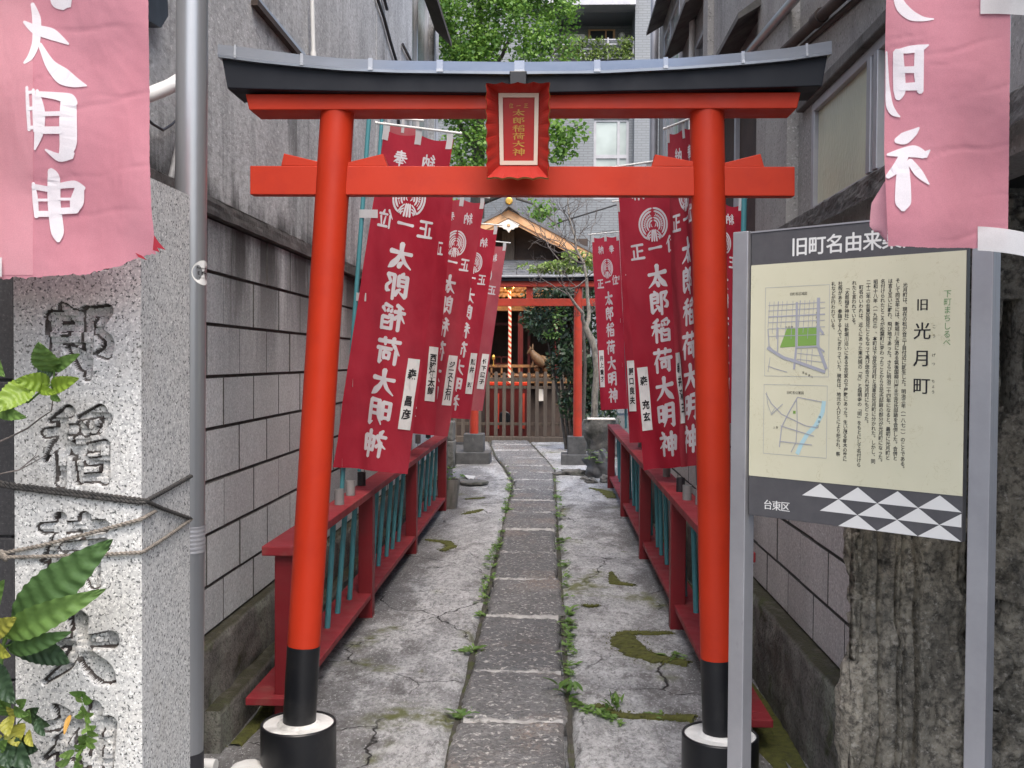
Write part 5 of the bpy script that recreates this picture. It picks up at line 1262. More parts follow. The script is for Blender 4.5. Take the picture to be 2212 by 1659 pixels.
def sleaf(m, b, t, w, yb=1.98, yt=1.92, curl=.15, fold=.18):
    mb = MB(); bigleaf(mb, b, t, w, yb, yt, curl, 5, fold=fold); mb.build('leaf', M[m], ls)
sleaf('lime2', (118, 802), (82, 742), 64); sleaf('lime2', (117, 798), (168, 766), 26); sleaf('lime', (112, 838), (166, 818), 34, fold=.3); sleaf('lime', (108, 826), (34, 822), 40)
sleaf('loquat_d', (114, 808), (80, 798), 34, 2.0, 1.99); sleaf('lime', (84, 836), (118, 850), 22); sleaf('lime2', (110, 852), (130, 866), 16, 2.0, 1.99)
sleaf('lime', (72, 828), (-14, 888), 56, 1.96, 1.9, .2); sleaf('lime', (46, 862), (-30, 880), 30, 1.95, 1.9); sleaf('lime2', (-6, 884), (52, 902), 30, 1.96, 1.9); sleaf('lime2', (-20, 760), (6, 812), 34)
mb = MB(); twig(mb, [(113, 842), (116, 818), (118, 800)], .0022, .0018); twig(mb, [(60, 870), (92, 842), (113, 830)], .0022, .002); twig(mb, [(-40, 900), (20, 876), (60, 868)], .003, .0022); mb.build('stem', M['lime2'], ls)
mb = MB(); twig(mb, [(-40, 972), (20, 945), (60, 925), (88, 903), (111, 888), (116, 850)], .0022, .0012, 1.99, 2.02); twig(mb, [(-40, 1032), (0, 1024), (42, 1015), (62, 998), (84, 984)], .0022, .0008, 1.99, 2.03); twig(mb, [(42, 1015), (70, 1000), (100, 983)], .0014, .0006, 2.0, 2.05); twig(mb, [(60, 1000), (76, 985), (82, 970)], .0010, .0005, 2.0, 2.05)
mb.build('bare_twigs', M['twig'], ls)
fk = thing('low_shrub', 'low shrub with small round yellow and green leaves in the bottom left corner', 'plant', L_(20, 1740))
for m, lst in (('yleaf', [((38, 1565), (36, 1612), 52), ((20, 1548), (18, 1590), 36), ((-8, 1590), (4, 1640), 40), ((60, 1580), (70, 1612), 24), ((44, 1546), (14, 1528), 20)]),
               ('lime2', [((10, 1530), (20, 1500), 30), ((40, 1524), (55, 1512), 22), ((10, 1545), (-8, 1515), 30), ((60, 1560), (62, 1535), 22), ((0, 1650), (24, 1656), 22), ((-4, 1620), (14, 1600), 24), ((30, 1532), (60, 1545), 22), ((20, 1640), (-4, 1624), 26), ((2, 1664), (12, 1640), 22)]),
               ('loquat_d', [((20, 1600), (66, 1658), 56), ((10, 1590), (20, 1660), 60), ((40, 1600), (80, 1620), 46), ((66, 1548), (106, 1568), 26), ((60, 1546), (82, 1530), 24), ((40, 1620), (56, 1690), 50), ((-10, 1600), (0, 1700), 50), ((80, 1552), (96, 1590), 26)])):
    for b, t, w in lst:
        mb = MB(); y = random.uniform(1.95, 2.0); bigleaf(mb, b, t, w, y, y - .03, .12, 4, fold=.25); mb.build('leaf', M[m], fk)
mb = MB(); twig(mb, [(-10, 1760), (10, 1640), (20, 1560), (14, 1500)], .003, .0015); twig(mb, [(10, 1640), (40, 1560), (60, 1540)], .002, .001); mb.build('stem', M['lime2'], fk)
wd = thing('climbing_weed', 'spindly pale green weed climbing the granite pillar at the bottom, with one orange leaf', 'weed', L_(160, 1760))
rw_ = random.Random(5); spine = [(160, 1760), (158, 1690), (165, 1640), (190, 1590), (184, 1545), (175, 1510)]
mb = MB(); twig(mb, spine, .0016, .0008, 2.03, 2.04); mb.build('stem', M['weed'], wd)
mb = MB()
for k in range(46):
    i = rw_.randrange(len(spine) - 1); q = rw_.random(); bx, by = spine[i][0] + (spine[i + 1][0] - spine[i][0]) * q, spine[i][1] + (spine[i + 1][1] - spine[i][1]) * q
    if by > 1670: continue
    a = rw_.uniform(0, 6.28); ln = rw_.uniform(12, 24); y = rw_.uniform(2.0, 2.05)
    bigleaf(mb, (bx, by), (bx + ln * cos(a), by + ln * sin(a) * .8), rw_.uniform(9, 15), y, y - .02, .1, 3)
for b, t, w in (((184, 1500), (150, 1496), 16), ((178, 1508), (198, 1514), 24), ((150, 1645), (120, 1650), 22), ((160, 1650), (176, 1665), 20), ((186, 1600), (205, 1615), 18), ((160, 1625), (128, 1634), 18)): bigleaf(mb, b, t, w, 2.0, 1.97, .1, 3)
mb.build('leaves', M['weed'], wd)
mb = MB(); bigleaf(mb, (152, 1545), (138, 1585), 10, 2.03, 2.0, .2, 2); mb.build('withered_leaf', M['orange'], wd)
# ------------------------------------------------------------------ shrine building behind the fence
sh = thing('shrine_building', 'small shrine with cypress gable, grey roof and lamplit interior at the end of the passage', 'shrine', (at(1100, 900, 20).x, 20, 0))
A = at(1098.5, 446, 19.2); E = at(1330, 566, 19.2); Lx = Vector((2 * A.x - E.x, E.y, E.z))
mb = MB(); dn = Vector((0, 0, -.055))
for e in (E, Lx):
    mb.prism([A, e, e + dn, A + dn], (0, 3.4, 0))
    n = 12
    for k in range(n):
        p = A.lerp(e, (k + .5) / n); q = A.lerp(e, (k + 1.) / n); mb.prism([p + Vector((0, .02, .002)), q + Vector((0, .02, .026)), q + Vector((0, .02, .002))], (0, 3.3, 0))
mb.build('roof', M['slate'], sh)
def barge(o0, o1, y, th, name, mat):
    mb = MB(); d0, d1 = Vector((0, y - 19.2, -o0)), Vector((0, y - 19.2, -o1))
    for e in (E, Lx):
        f_ = e.lerp(A, .02); mb.prism([A + d0, f_ + d0, f_ + d1, A + d1], (0, th, 0))
    return mb.build(name, mat, sh)
barge(.058, .215, 19.23, .05, 'bargeboard', M['hinoki']); barge(.216, .275, 19.26, .05, 'bargeboard_moulding', M['hinoki'])
mb = MB(); mb.prism([at(x, y, 19.16) for x, y in ((1098.5, 473), (1122, 485), (1119, 491), (1113, 492), (1109, 496), (1104, 496), (1099, 503), (1094, 496), (1089, 495), (1084, 491), (1078, 490), (1075, 485))], (0, .05, 0)); pd_ = mb.build('gable_pendant', M['plaster'], sh, bevel=.006)
c = at(1098.5, 486.5, 19.15); mb = MB(); mb.lathe(c, [(0, .012), (.022, .010), (.030, 0)], 16, axis=Vector((0, -1, 0))); mb.build('boss', M['hinoki'], pd_)
mb = MB(); mb.prism([at(x, y, 19.1) for x, y in ((1082, 462), (1087, 440), (1089, 424), (1113, 424), (1115, 440), (1122, 462), (1098.5, 446))], (0, .22, 0)); ro = mb.build('ridge_ornament', M['slate'], sh, bevel=.01)
mb = MB(); mb.lathe(at(1099.5, 434, 19.09), [(0, .02), (.05, .018), (.068, .008), (.068, 0)], 24, axis=Vector((0, -1, 0))); mb.build('gilt_crest', M['gold'], ro)
mb = MB(); g1 = at(1098.5, 470, 19.9); mb.prism([g1, Vector((E.x - .3, 19.9, E.z + .05)), Vector((E.x - .3, 19.9, E.z - .6)), Vector((Lx.x + .3, 19.9, E.z - .6)), Vector((Lx.x + .3, 19.9, E.z + .05))], (0, .05, 0)); mb.build('gable_wall', M['darkwood'], sh)
mb = MB(); a, b = at(1085, 500, 19.85), at(1111, 572, 19.85); mb.box(a.x, b.x, 19.78, 19.89, b.z, a.z); mb.build('gable_post', M['wood'], sh)
# lower porch roof in stepped courses
mb = MB(); x0, x1 = at(1000, 580, 19).x, at(1312, 580, 19).x
zt, zb = at(1100, 562, 19.7).z, at(1100, 601, 18.75).z
n = 7
for k in range(n):
    ya, yb2 = 19.75 - (k + 1) * 1.0 / n, 19.75 - k * 1.0 / n; za = zt + (zb - zt) * (k + 1) / n; zb2 = zt + (zb - zt) * k / n
    mb.hexa([(x0, ya - .03, za), (x1, ya - .03, za), (x1, yb2, zb2 - .02), (x0, yb2, zb2 - .02), (x0, ya - .03, za + .03), (x1, ya - .03, za + .03), (x1, yb2, zb2 + .012), (x0, yb2, zb2 + .012)])
mb.build('porch_roof', M['slate'], sh)
mb = MB(); a, b = at(1010, 604, 18.95), at(1190, 640, 18.95)
mb.box(a.x, b.x, 18.93, 19.10, b.z, a.z)
for k in range(10):
    q = at(1046 + k * 12, 628, 18.92); mb.ball(q, .05, 10, 8, (1.2, .6, .8), .4, 2.2, k)
    q2 = at(1052 + k * 12, 640, 18.92); mb.ball(q2, .04, 8, 6, (1.3, .6, .7), .4, 2.2, k + 20)
mb.build('carved_beam', M['gildwood'], sh)
mb = MB(); a, b = at(1010, 655, 19.15), at(1190, 672, 19.15); mb.box(a.x, b.x, 19.15, 19.3, b.z, a.z); mb.box(a.x, b.x, 19.13, 19.31, a.z, a.z + .03); mb.build('lower_beam', M['gildwood'], sh, bevel=.01)
zfl = at(1100, 818, 19.2).z
for px in (1020, 1125, 1205):
    p = at(px, 650, 19.35); mb = MB(); mb.box(p.x - .05, p.x + .05, 19.30, 19.40, zfl, p.z); mb.build('post', M['emberred'], sh, bevel=.006)
mb = MB(); xa, xb = at(990, 800, 19.3).x, at(1230, 800, 19.3).x
mb.box(xa - 1.2, xa - 1.1, 19.4, 22.5, 0, zt); mb.box(xb + .3, xb + .4, 19.4, 22.5, 0, zt); mb.box(xa - 1.2, xb + .4, 21.2, 21.3, 0, zt + .6); mb.box(xa - 1.2, xa + .05, 19.45, 19.5, 0, zt)
mb.build('inner_walls', M['darkwood'], sh)
mb = MB(); mb.box(xa - 1, xb + .3, 19.0, 21.2, zfl - .08, zfl); mb.build('veranda_floor', M['gildwood'], sh, bevel=.01)
mb = MB(); mb.box(xa - .95, xb + .25, 19.25, 21.0, 0, zfl - .085); mb.build('underfloor', M['darkwood'], sh)
mb = MB(); a, b = at(1120, 838, 19.1), at(1176, 866, 19.1)
mb.box(at(1158, 838, 19.1).x, b.x - .02, 19.08, 19.2, b.z, a.z); mb.build('plaster_panel', M['plaster'], sh)
vr = MB(); a, b = at(1035, 787, 19.08), at(1190, 794, 19.08); vr.box(a.x, b.x, 19.04, 19.10, b.z, a.z)
a2, b2 = at(1035, 806, 19.08), at(1190, 811, 19.08); vr.box(a2.x, b2.x, 19.05, 19.09, b2.z, a2.z)
for px in (1040, 1062, 1084, 1105, 1122, 1143, 1160, 1178):
    p = at(px, 794, 19.08); vr.box(p.x - .018, p.x + .018, 19.05, 19.09, zfl, p.z)
for px in (1160, 1178): vr.ball(at(px, 797, 19.02), .055, 12, 9, (1, 1, 1.1)); vr.lathe(at(px, 800, 19.02), [(.03, .0), (.045, -.1), (.045, -.35)], 12)
for k in range(9): vr.ball(at(1108 + k * 9, 812, 19.03), .045, 9, 7, (1.4, .6, .8), .5, 2.4, k)
vr.build('veranda_railing', M['gildwood'], sh)
mb = MB()
for x0p, x1p, y0p, y1p in ((1068, 1098, 770, 772), (1068, 1098, 784, 786), (1068, 1070, 770, 787), (1082, 1084, 770, 787), (1096, 1098, 770, 787)):
    a, b = at(x0p, y0p, 19.9), at(x1p, y1p, 19.9); mb.box(a.x, b.x, 19.88, 19.93, b.z, a.z)
for px, pw in ((1052, 3), (1140, 5)):
    a, b = at(px, 700, 20.2), at(px + pw, 815, 20.2); mb.box(a.x, b.x, 20.18, 20.24, b.z, a.z)
a, b = at(1040, 697, 20.1), at(1150, 703, 20.1); mb.box(a.x, b.x, 20.08, 20.14, b.z, a.z)
mb.build('inner_lattice', M['emberred'], sh)
# offering box
ob = thing('offering_box', 'red lacquered offering box with a dark round crest behind the picket fence', 'offering box', (at(1092, 925, 18.65).x, 18.65, 0))
a, b = at(1048, 836, 18.45), at(1137, 926, 18.45); mb = MB(); mb.box(a.x, b.x, 18.45, 18.85, 0, a.z); mb.build('body', M['emberred'], ob, bevel=.008)
a, b = at(1044, 826, 18.42), at(1142, 833, 18.42); mb = MB(); mb.box(a.x, b.x, 18.40, 18.90, b.z, a.z); mb.build('top_rim', M['verm'], ob, bevel=.005)
mb = MB(); mb.lathe(at(1090, 903, 18.445), [(0, .01), (.11, .01), (.125, 0)], 28, axis=Vector((0, -1, 0))); mb.lathe(at(1090, 903, 18.440), [(.085, .008), (.085, .012), (.07, .012)], 28, axis=Vector((0, -1, 0))); mb.build('crest', M['black'], ob)
mb = MB()
for px in (1053, 1076, 1107, 1131): 
    a, b = at(px - 2, 850, 18.44), at(px + 2, 926, 18.44); mb.box(a.x, b.x, 18.425, 18.449, b.z, a.z)
mb.build('stile', M['verm_old'], ob)
# bell rope, brass bell, lamps
brp = thing('bell_rope', 'red and white twisted bell rope glowing in the lamplight before the shrine', 'rope', at(1101, 832, 18.35))
mb = MB(); mb.tube([at(1100.5, 628, 18.35), at(1101.5, 690, 18.35), at(1101, 770, 18.35), at(1100, 829, 18.35)], [.026, .028, .028, .030], 16); mb.build('cord', M['bellrope'], brp)
mb = MB(); mb.ball(at(1100, 620, 18.35), .085, 20, 14, (1, 1, .75)); mb.lathe(at(1100, 620, 18.35), [(.086, -.012), (.094, 0), (.086, .012)], 20); mb.build('bell', M['gold'], brp)
lp = thing('hanging_lamps', 'pair of small lit lamps hanging either side of the brass bell', 'lamp', at(1100, 612, 18.42))
for px, py in ((1085, 613), (1116, 614)):
    mb = MB(); mb.ball(at(px, py, 18.45), .034, 12, 10, (1, 1, 1.2)); b_ = mb.build('bulb', M['lamp'], lp)
    mb = MB(); q = at(px, py - 4, 18.45); mb.tube([q, q + Vector((0, 0, .25))], .006, 6); mb.build('flex', M['black'], lp)
for px, py, e in ((1085, 619, 8), (1116, 620, 8)):
    pl2 = bpy.data.lights.new('lamp_light', 'POINT'); pl2.energy = e; pl2.color = (1, .55, .2); pl2.shadow_soft_size = .05
    po = bpy.data.objects.new('lamp_light', pl2); COL.objects.link(po); po.parent = lp; po.location = at(px, py, 18.38) - ORG[lp.name]
# gilded fox
mb = MB()
T = lambda *p, y=18.95: [at(a, b, y) for a, b in p]
mb.tube(T((1176, 789), (1166, 780), (1156, 770), (1151, 763), (1147.5, 757)), [.07, .10, .085, .06, .045], 14); mb.tube(T((1148, 756), (1143, 760), (1139, 764)), [.05, .034, .012], 12)
mb.tube(T((1150, 754), (1151, 747), (1151.5, 742)), [.022, .016, .002], 8); mb.tube(T((1146, 754), (1145, 749), (1144.5, 746)), [.018, .012, .002], 8)
mb.tube(T((1155, 772), (1152, 784), (1149, 793)), [.04, .026, .024], 10); mb.tube(T((1170, 782), (1172, 772), (1180, 778), (1188, 790), (1192, 792)), [.03, .05, .075, .05, .005], 12)
mb.tube(T((1168, 782), (1160, 791), (1153, 793)), [.05, .035, .02], 10)
tag(mb.build('fox_statue', weather('dulled_gilt_wood', (.13, .075, .03), (.07, .038, .016), 9, rough=.6, bst=.4, bs=20)), 'gilded fox statue with raised tail sitting at the shrine railing', 'statue')
mb = MB(); p = at(1066, 790, 18.98); mb.lathe(p, [(.03, 0), (.03, .01), (.008, .02), (.008, .10), (.03, .13), (.034, .17), (.02, .2), (0, .21)], 14); tag(mb.build('brass_lantern', M['gold']), 'small brass candle lantern standing on the left of the shrine railing', 'lantern')

# ------------------------------------------------------------------ picket fence
FY = 18.0
fn_ = thing('picket_fence', 'weathered grey wooden picket fence and gate across the front of the shrine', 'fence', (at(1090, 940, FY).x, FY, 0))
k = F / FY
for i in range(14):
    px = 983 + i * 17.75; a = at(px, 803 + (2 if i % 3 == 0 else 0), FY); w = .032
    mb = MB(); mb.box(a.x - w, a.x + w, FY - .025, FY + .015, .09, a.z - .02); mb.prism([(a.x - w, FY - .025, a.z - .02), (a.x + w, FY - .025, a.z - .02), (a.x + w * .6, FY - .025, a.z), (a.x - w * .6, FY - .025, a.z)], (0, .04, 0)); mb.build('picket', M['wood'], fn_, bevel=.004)
xl_, xr_ = at(974, 800, FY).x, at(1222, 800, FY).x
for y0p, y1p in ((815, 823), (833, 839), (912, 918)):
    mb = MB(); a, b = at(1000, y0p, FY), at(1000, y1p, FY); mb.box(xl_, xr_, FY + .016, FY + .05, b.z, a.z); mb.build('rail', M['wood'], fn_, bevel=.004)
mb = MB(); mb.box(xl_, xr_, FY - .08, FY + .09, -.02, .088); mb.build('sill', M['wood'], fn_, bevel=.01)

# ------------------------------------------------------------------ things standing along the far part of the passage
p = atz(968, 1098, 0)
bp = thing('planter_barrel', 'grey banded planter tub beside the end of the left railing', 'planter', (p.x, p.y, 0))
mb = MB(); mb.lathe((p.x, p.y, 0), [(.085, -.01), (.095, .09)], 28); mb.lathe((p.x, p.y, 0), [(.097, .096), (.106, .19)], 28); mb.lathe((p.x, p.y, 0), [(.108, .196), (.114, .285), (.100, .285), (.096, .25)], 28); mb.lathe((p.x, p.y, 0), [(.095, .09), (.093, .093), (.097, .096)], 28); mb.lathe((p.x, p.y, 0), [(.106, .19), (.104, .193), (.108, .196)], 28); mb.build('tub', M['barrel'], bp)
mb = MB(); mb.lathe((p.x, p.y, 0), [(.098, .262), (.0, .268)], 28); mb.build('soil', M['mortar'], bp)
mb = MB(); r5 = random.Random(3)
for i in range(34):
    a = r5.uniform(0, 6.28); q = Vector((p.x - .03 + r5.uniform(-.06, .08), p.y + r5.uniform(-.04, .05), .27 + r5.uniform(0, .12))); leaf(mb, q, q + Vector((cos(a) * .05, sin(a) * .05, .025)), .025)
mb.build('seedlings', M['weed'], bp)
q = atz(1024, 1047, .0); mb = MB(); n = 30
ring = [(q.x + (.17 + .012 * nz(cos(a), sin(a), 0, 2, 3)) * cos(a), q.y + (.17 + .012 * nz(cos(a), sin(a), 0, 2, 3)) * sin(a)) for a in [2 * pi * i / n for i in range(n)]]
mb.prism([(x, y, .012) for x, y in ring], (0, 0, .03)); tag(mb.build('millstone_slab', M['rock'], bevel=.008), 'flat round stone lying on the paving beside the planter tub', 'stone')
mb = MB(); mb.prism([atz(a, b, .015) for a, b in ((1002, 1028), (1027, 1030), (1022, 1037), (1016, 1035), (1013, 1037))], (0, 0, .012)); tag(mb.build('broken_tile', M['white']), 'broken white tile fragment lying behind the flat round stone', 'tile')
q = atz(957, 1028, 0); mb = MB(); mb.box(q.x - .05, q.x + .05, q.y - .05, q.y + .05, -.05, .72); tag(mb.build('wooden_post', M['wood'], bevel=.006), 'short square weathered post at the far end of the left block wall', 'post')
q = atz(972, 1005, 0); mb = MB(); mb.box(q.x - .1, q.x + .06, q.y - .1, q.y + .3, -.05, .34); mb.box(q.x - .09, q.x + .05, q.y - .09, q.y + .28, .342, .60); tag(mb.build('stone_post', M['rock'], bevel=.02), 'squat grey stone post behind the wooden post, left of the far torii', 'stone post')
# stone basin and rocks on the right
b0 = at(1298, 935, 12.9); mb = MB()
def bas(u, v):
    a = 2 * pi * u; z0_, z1_ = .12, at(1298, 907, 12.9).z; z = z0_ + (z1_ - z0_) * v; r = .10 + .125 * min(1, v * 1.3) ** .8 + .03 * nz(cos(a), sin(a), z * 3, 1.4, 4)
    return (b0.x + 1.0 * r * cos(a), 12.95 + r * .85 * sin(a), z)
mb.grid(bas, 40, 24); tpz = at(1298, 907, 12.9).z
mb.add([bas(i / 40, 1) for i in range(40)], [tuple(range(40))])
bs_ = mb.build('stone_basin', M['rock']); tag(bs_, 'dark rough stone water basin with a flat pale rim standing under the bare tree', 'stone basin')
mb = MB(); mb.box(b0.x - .175, b0.x + .18, 12.78, 13.1, tpz + .004, tpz + .018); mb.build('basin_lid', M['plaster'], bs_, bevel=.004) if False else None
mb2 = MB(); mb2.v = [(p[0], p[1], p[2]) for p in mb.v]; mb2.f = mb.f; mb2.sm = mb.sm; mb2.mi = mb.mi; ORG[bs_.name] = bs_.location.copy(); mb2.build('basin_lid', M['plaster'], bs_, bevel=.004)
ROCKS = [(1242, 1002, .085, (1.1, 1, .85), 'round grey rock at the foot of the right far torii footing', 'rock', 2), (1292, 1030, .20, (.95, .9, 1.0), 'large black craggy rock below the stone basin', 'darkstone', 3), (1262, 975, .16, (1, 1, 1.1), 'dark upright rock behind the right far torii footing', 'darkstone', 4),
         (1236, 1026, .15, (1.25, .8, .28), 'flat grey rock lying before the right far torii footing', 'rock', 5), (1308, 1042, .06, (1.2, 1, .9), 'small rounded rock at the end of the right railing', 'rock', 6), (1278, 1043, .05, (1.3, 1, .7), 'small pale rock lying left of the rounded rock by the railing', 'rock', 7), (1262, 1036, .035, (1.3, 1, .7), 'pebble sized pale stone between the flat grey rock and the black craggy rock', 'rock', 8), (1330, 985, .17, (1, 1, 1.3), 'tall dark rock directly under the stone basin', 'darkstone', 9)]
for px, py, r, sc, lab, mt, sd_ in ROCKS:
    q = atz(px, py, 0); mb = MB(); rocky(mb, (q.x, q.y + r * .3, r * sc[2] * .55), r, sc, sd_, .55, 26, 18, 1.5); tag(mb.build('rock', M[mt]), lab, 'rock')
fp = atz(1300, 1030, 0); mb = MB(); r6 = random.Random(8)
for i in range(26):
    a = r6.uniform(0, 6.28); b = Vector((fp.x - .05 + r6.uniform(-.12, .15), fp.y - .05 + r6.uniform(-.1, .1), .22 + r6.uniform(-.08, .12))); leaf(mb, b, b + Vector((cos(a) * .12, sin(a) * .08, r6.uniform(0, .06))), .03, curl=.3)
tag(mb.build('fern', M['weed']), 'small fern tufts growing on the black craggy rock', 'fern')
b = atz(1246, 985, 0); mb = MB()
for i in range(9): a = -.3 + i * .28; leaf(mb, b + Vector((0, 0, .06)), b + Vector((cos(a) * .13, -.05, .06 + sin(a) * .12)), .02, curl=.2)
tag(mb.build('fern', M['lime']), 'bright yellow green fern frond beside the right far torii footing', 'fern')

# ------------------------------------------------------------------ trees and hedge
def bl_(px, py, Y, rx, ry, rz=None):
    c = at(px, py, Y); k = Y / F; return ((c.x, c.y, c.z), (rx * k, (rz or min(rx, ry)) * k, ry * k))
hd = thing('evergreen_hedge', 'dense dark evergreen bush filling the right side behind the far torii', 'bush', (at(1240, 960, 16.3).x, 16.3, 0))
mb = MB(); foliage(mb, [bl_(1215, 640, 16.3, 90, 34, 60), bl_(1205, 700, 16.4, 80, 45, 60), bl_(1240, 780, 16.3, 62, 60, 60), bl_(1252, 870, 16.2, 50, 62, 50), bl_(1160, 690, 16.9, 42, 30, 30), bl_(1300, 760, 16.3, 48, 150, 60), bl_(1300, 900, 15.6, 40, 60, 50)], 11000, .085, 4, .25, 2, .25, 3.2); mb.build('foliage', M['hedge'], hd)
mb = MB(); c = at(1250, 960, 16.4)
for i in range(7): mb.tube([(c.x + .05 * i - .2, 16.4, 0), (c.x + .08 * i - .3, 16.5, .7), (c.x + .16 * i - .6, 16.5 + .1 * sin(i), 2.2)], [.03, .025, .01], 7)
mb.build('stems', M['barkdark'], hd)
mb = MB(); r9 = random.Random(4)
for i in range(70):
    q = at(1195 + r9.uniform(-2, 20) + (i % 5) * 2, 668 + r9.uniform(-8, 8) + (i % 3) * 18, 15.3) if i < 40 else at(1178 + r9.uniform(0, 28), 722 + r9.uniform(-8, 6), 15.2)
    a = r9.uniform(0, 6.28); leaf(mb, q, q + Vector((cos(a) * .07, -.03, sin(a) * .05)), .04)
mb.build('pale_sprig', M['lime2'], hd)
mp = thing('maple_shrub', 'feathery yellow green foliage spread above the far torii beam', 'shrub', (at(1258, 960, 15.3).x, 15.4, 0))
mb = MB(); foliage(mb, [bl_(1160, 578, 15.4, 42, 13, 25), bl_(1210, 580, 15.4, 45, 18, 25), bl_(1256, 566, 15.4, 38, 24, 25), bl_(1235, 548, 15.4, 30, 12, 20)], 2600, .06, 4, .4, 5, .2, 5); mb.build('foliage', M['maple'], mp)
mb = MB(); s0 = Vector((at(1258, 960, 15.4).x, 15.4, 0)); s1 = at(1256, 600, 15.4); mb.tube([s0, s0.lerp(s1, .5) + Vector((.05, 0, 0)), s1], [.03, .025, .015], 8); mb.tube([s1, at(1215, 585, 15.4), at(1150, 582, 15.4)], [.014, .009, .004], 6); mb.tube([s1, at(1262, 560, 15.4)], [.012, .005], 6); mb.build('stem', M['barkdark'], mp)

bt = thing('bare_tree', 'leafless pale grey tree with bent trunk and fine twigs by the far torii', 'tree', (at(1284, 940, 13.2).x, 13.3, 0))
BY = 13.3
def limb(mb, pts, r0, r1, dy=0, seg=9):
    n = len(pts); P = [at(a, b, BY + dy * i / (n - 1)) for i, (a, b) in enumerate(pts)]; mb.tube(P, [r0 + (r1 - r0) * i / (n - 1) for i in range(n)], seg); return P
mb = MB(); g0 = Vector((at(1284, 940, BY).x, BY, 0))
mb.tube([g0] + [at(a, b, BY) for a, b in ((1284, 905), (1285, 854), (1288, 815), (1288, 790), (1284, 755), (1278, 733), (1268, 716), (1264, 704))], [.05, .046, .044, .042, .041, .042, .046, .043, .040], 14)
LIM = [[(1264, 706), (1258, 688), (1259, 677), (1243, 658), (1231, 640), (1222, 626)], [(1266, 708), (1272, 690), (1272, 670), (1269, 640), (1267, 600), (1260, 566), (1244, 538), (1242, 510), (1233, 486), (1228, 458), (1226, 425)]]
allP = limb(mb, LIM[0], .028, .012, -.2) ; allP += limb(mb, LIM[1], .03, .008, .3)
mb.build('trunk', M['bark'], bt)
mb = MB(); rt = random.Random(21)
def twigs(p, d, L, r, depth):
    pts = [p]; q = p.copy(); dd = d.copy()
    for i in range(5):
        dd = (dd + Vector((rt.gauss(0, .16), rt.gauss(0, .16), rt.gauss(0.05, .14)))).normalized(); q = q + dd * (L / 5); pts.append(q.copy())
    mb.tube(pts, [r * (1 - .13 * i) for i in range(6)], 5 if depth else 7, caps=False)
    if depth < 3:
        for i in range(2, 6):
            if rt.random() < (.95 if depth == 0 else .72):
                sd2 = Vector((rt.gauss(0, 1), rt.gauss(0, .8), rt.gauss(.25, .8))).normalized(); twigs(pts[i], (dd * .75 + sd2 * .75).normalized(), L * rt.uniform(.45, .7), r * .62, depth + 1)
K = BY / F
for (a, b), (c2, d2), L, r in [((1267, 604), (1231, 626), 62, .011), ((1262, 570), (1205, 558), 95, .012), ((1231, 640), (1180, 600), 90, .010), ((1207, 561), (1150, 520), 80, .008), ((1244, 538), (1190, 480), 90, .009), ((1242, 512), (1260, 450), 70, .008), ((1233, 486), (1205, 440), 70, .008), ((1229, 465), (1270, 430), 70, .007), ((1260, 566), (1300, 520), 75, .009), ((1267, 600), (1300, 570), 60, .009), ((1272, 680), (1295, 640), 50, .008), ((1259, 677), (1240, 700), 25, .005), ((1272, 690), (1288, 672), 30, .006), ((1252, 552), (1120, 500), 120, .009), ((1243, 538), (1300, 470), 80, .007), ((1222, 626), (1175, 575), 70, .008), ((1285, 745), (1292, 728), 14, .004)]:
    p0, p1 = at(a, b, BY + .05), at(c2, d2, BY + rt.uniform(-.3, .4)); twigs(p0, (p1 - p0).normalized(), L * K, r, 0)
mb.build('twigs', M['twig'], bt)

gk = thing('ginkgo_tree', 'tall ginkgo tree with bright green fan leaves rising behind the shrine', 'tree', (at(1030, 960, 24).x, 24, 0))
GB = [bl_(985, 60, 23.2, 90, 110, 80), bl_(1050, 40, 23.5, 180, 130, 110), bl_(1130, -60, 23.5, 150, 100, 100), bl_(1000, 160, 23.5, 120, 110, 100), bl_(1070, 250, 23.8, 120, 110, 90), bl_(1175, 110, 23, 88, 66, 70), bl_(1205, 40, 23, 60, 60, 50), bl_(1020, 330, 23.2, 80, 60, 60)]
mb = MB(); foliage(mb, GB, 46000, .080, 5, .5, 11, .25, 1.6)
foliage(mb, [bl_(1215, 285, 22.6, 62, 34, 40), bl_(1200, 325, 22.6, 52, 30, 40), bl_(1160, 455, 22.4, 42, 34, 30), bl_(965, 452, 22.4, 40, 30, 30), bl_(1190, 475, 22.4, 26, 26, 20)], 1500, .105, 5, .5, 12, .1, 3)
mb.build('crown', M['ginkgo'], gk)
mb = MB(); tp = Vector((at(1030, 900, 24).x, 24, 0)); pts = [tp] + [at(a, b, 24) for a, b in ((1030, 500), (1034, 300), (1030, 130), (1040, -80))]; mb.tube(pts, [.22, .18, .15, .11, .05], 12)
for pp in ([(1032, 330), (980, 250), (955, 160)], [(1032, 320), (1090, 240), (1150, 170), (1210, 100)], [(1031, 200), (1085, 120), (1120, 40)], [(1030, 220), (985, 130), (960, 60)], [(1034, 400), (1110, 340), (1210, 290), (1260, 270)], [(1034, 440), (1090, 420), (1150, 440), (1195, 480)], [(1032, 410), (995, 340), (965, 300)], [(1033, 450), (990, 440), (955, 460)], [(1034, 380), (1100, 330), (1200, 330), (1245, 335)]):
    mb.tube([at(a, b, 24 - .35 * i) for i, (a, b) in enumerate(pp)], [.075, .045, .025, .012][:len(pp)], 7)
mb.build('trunk', M['barkdark'], gk)

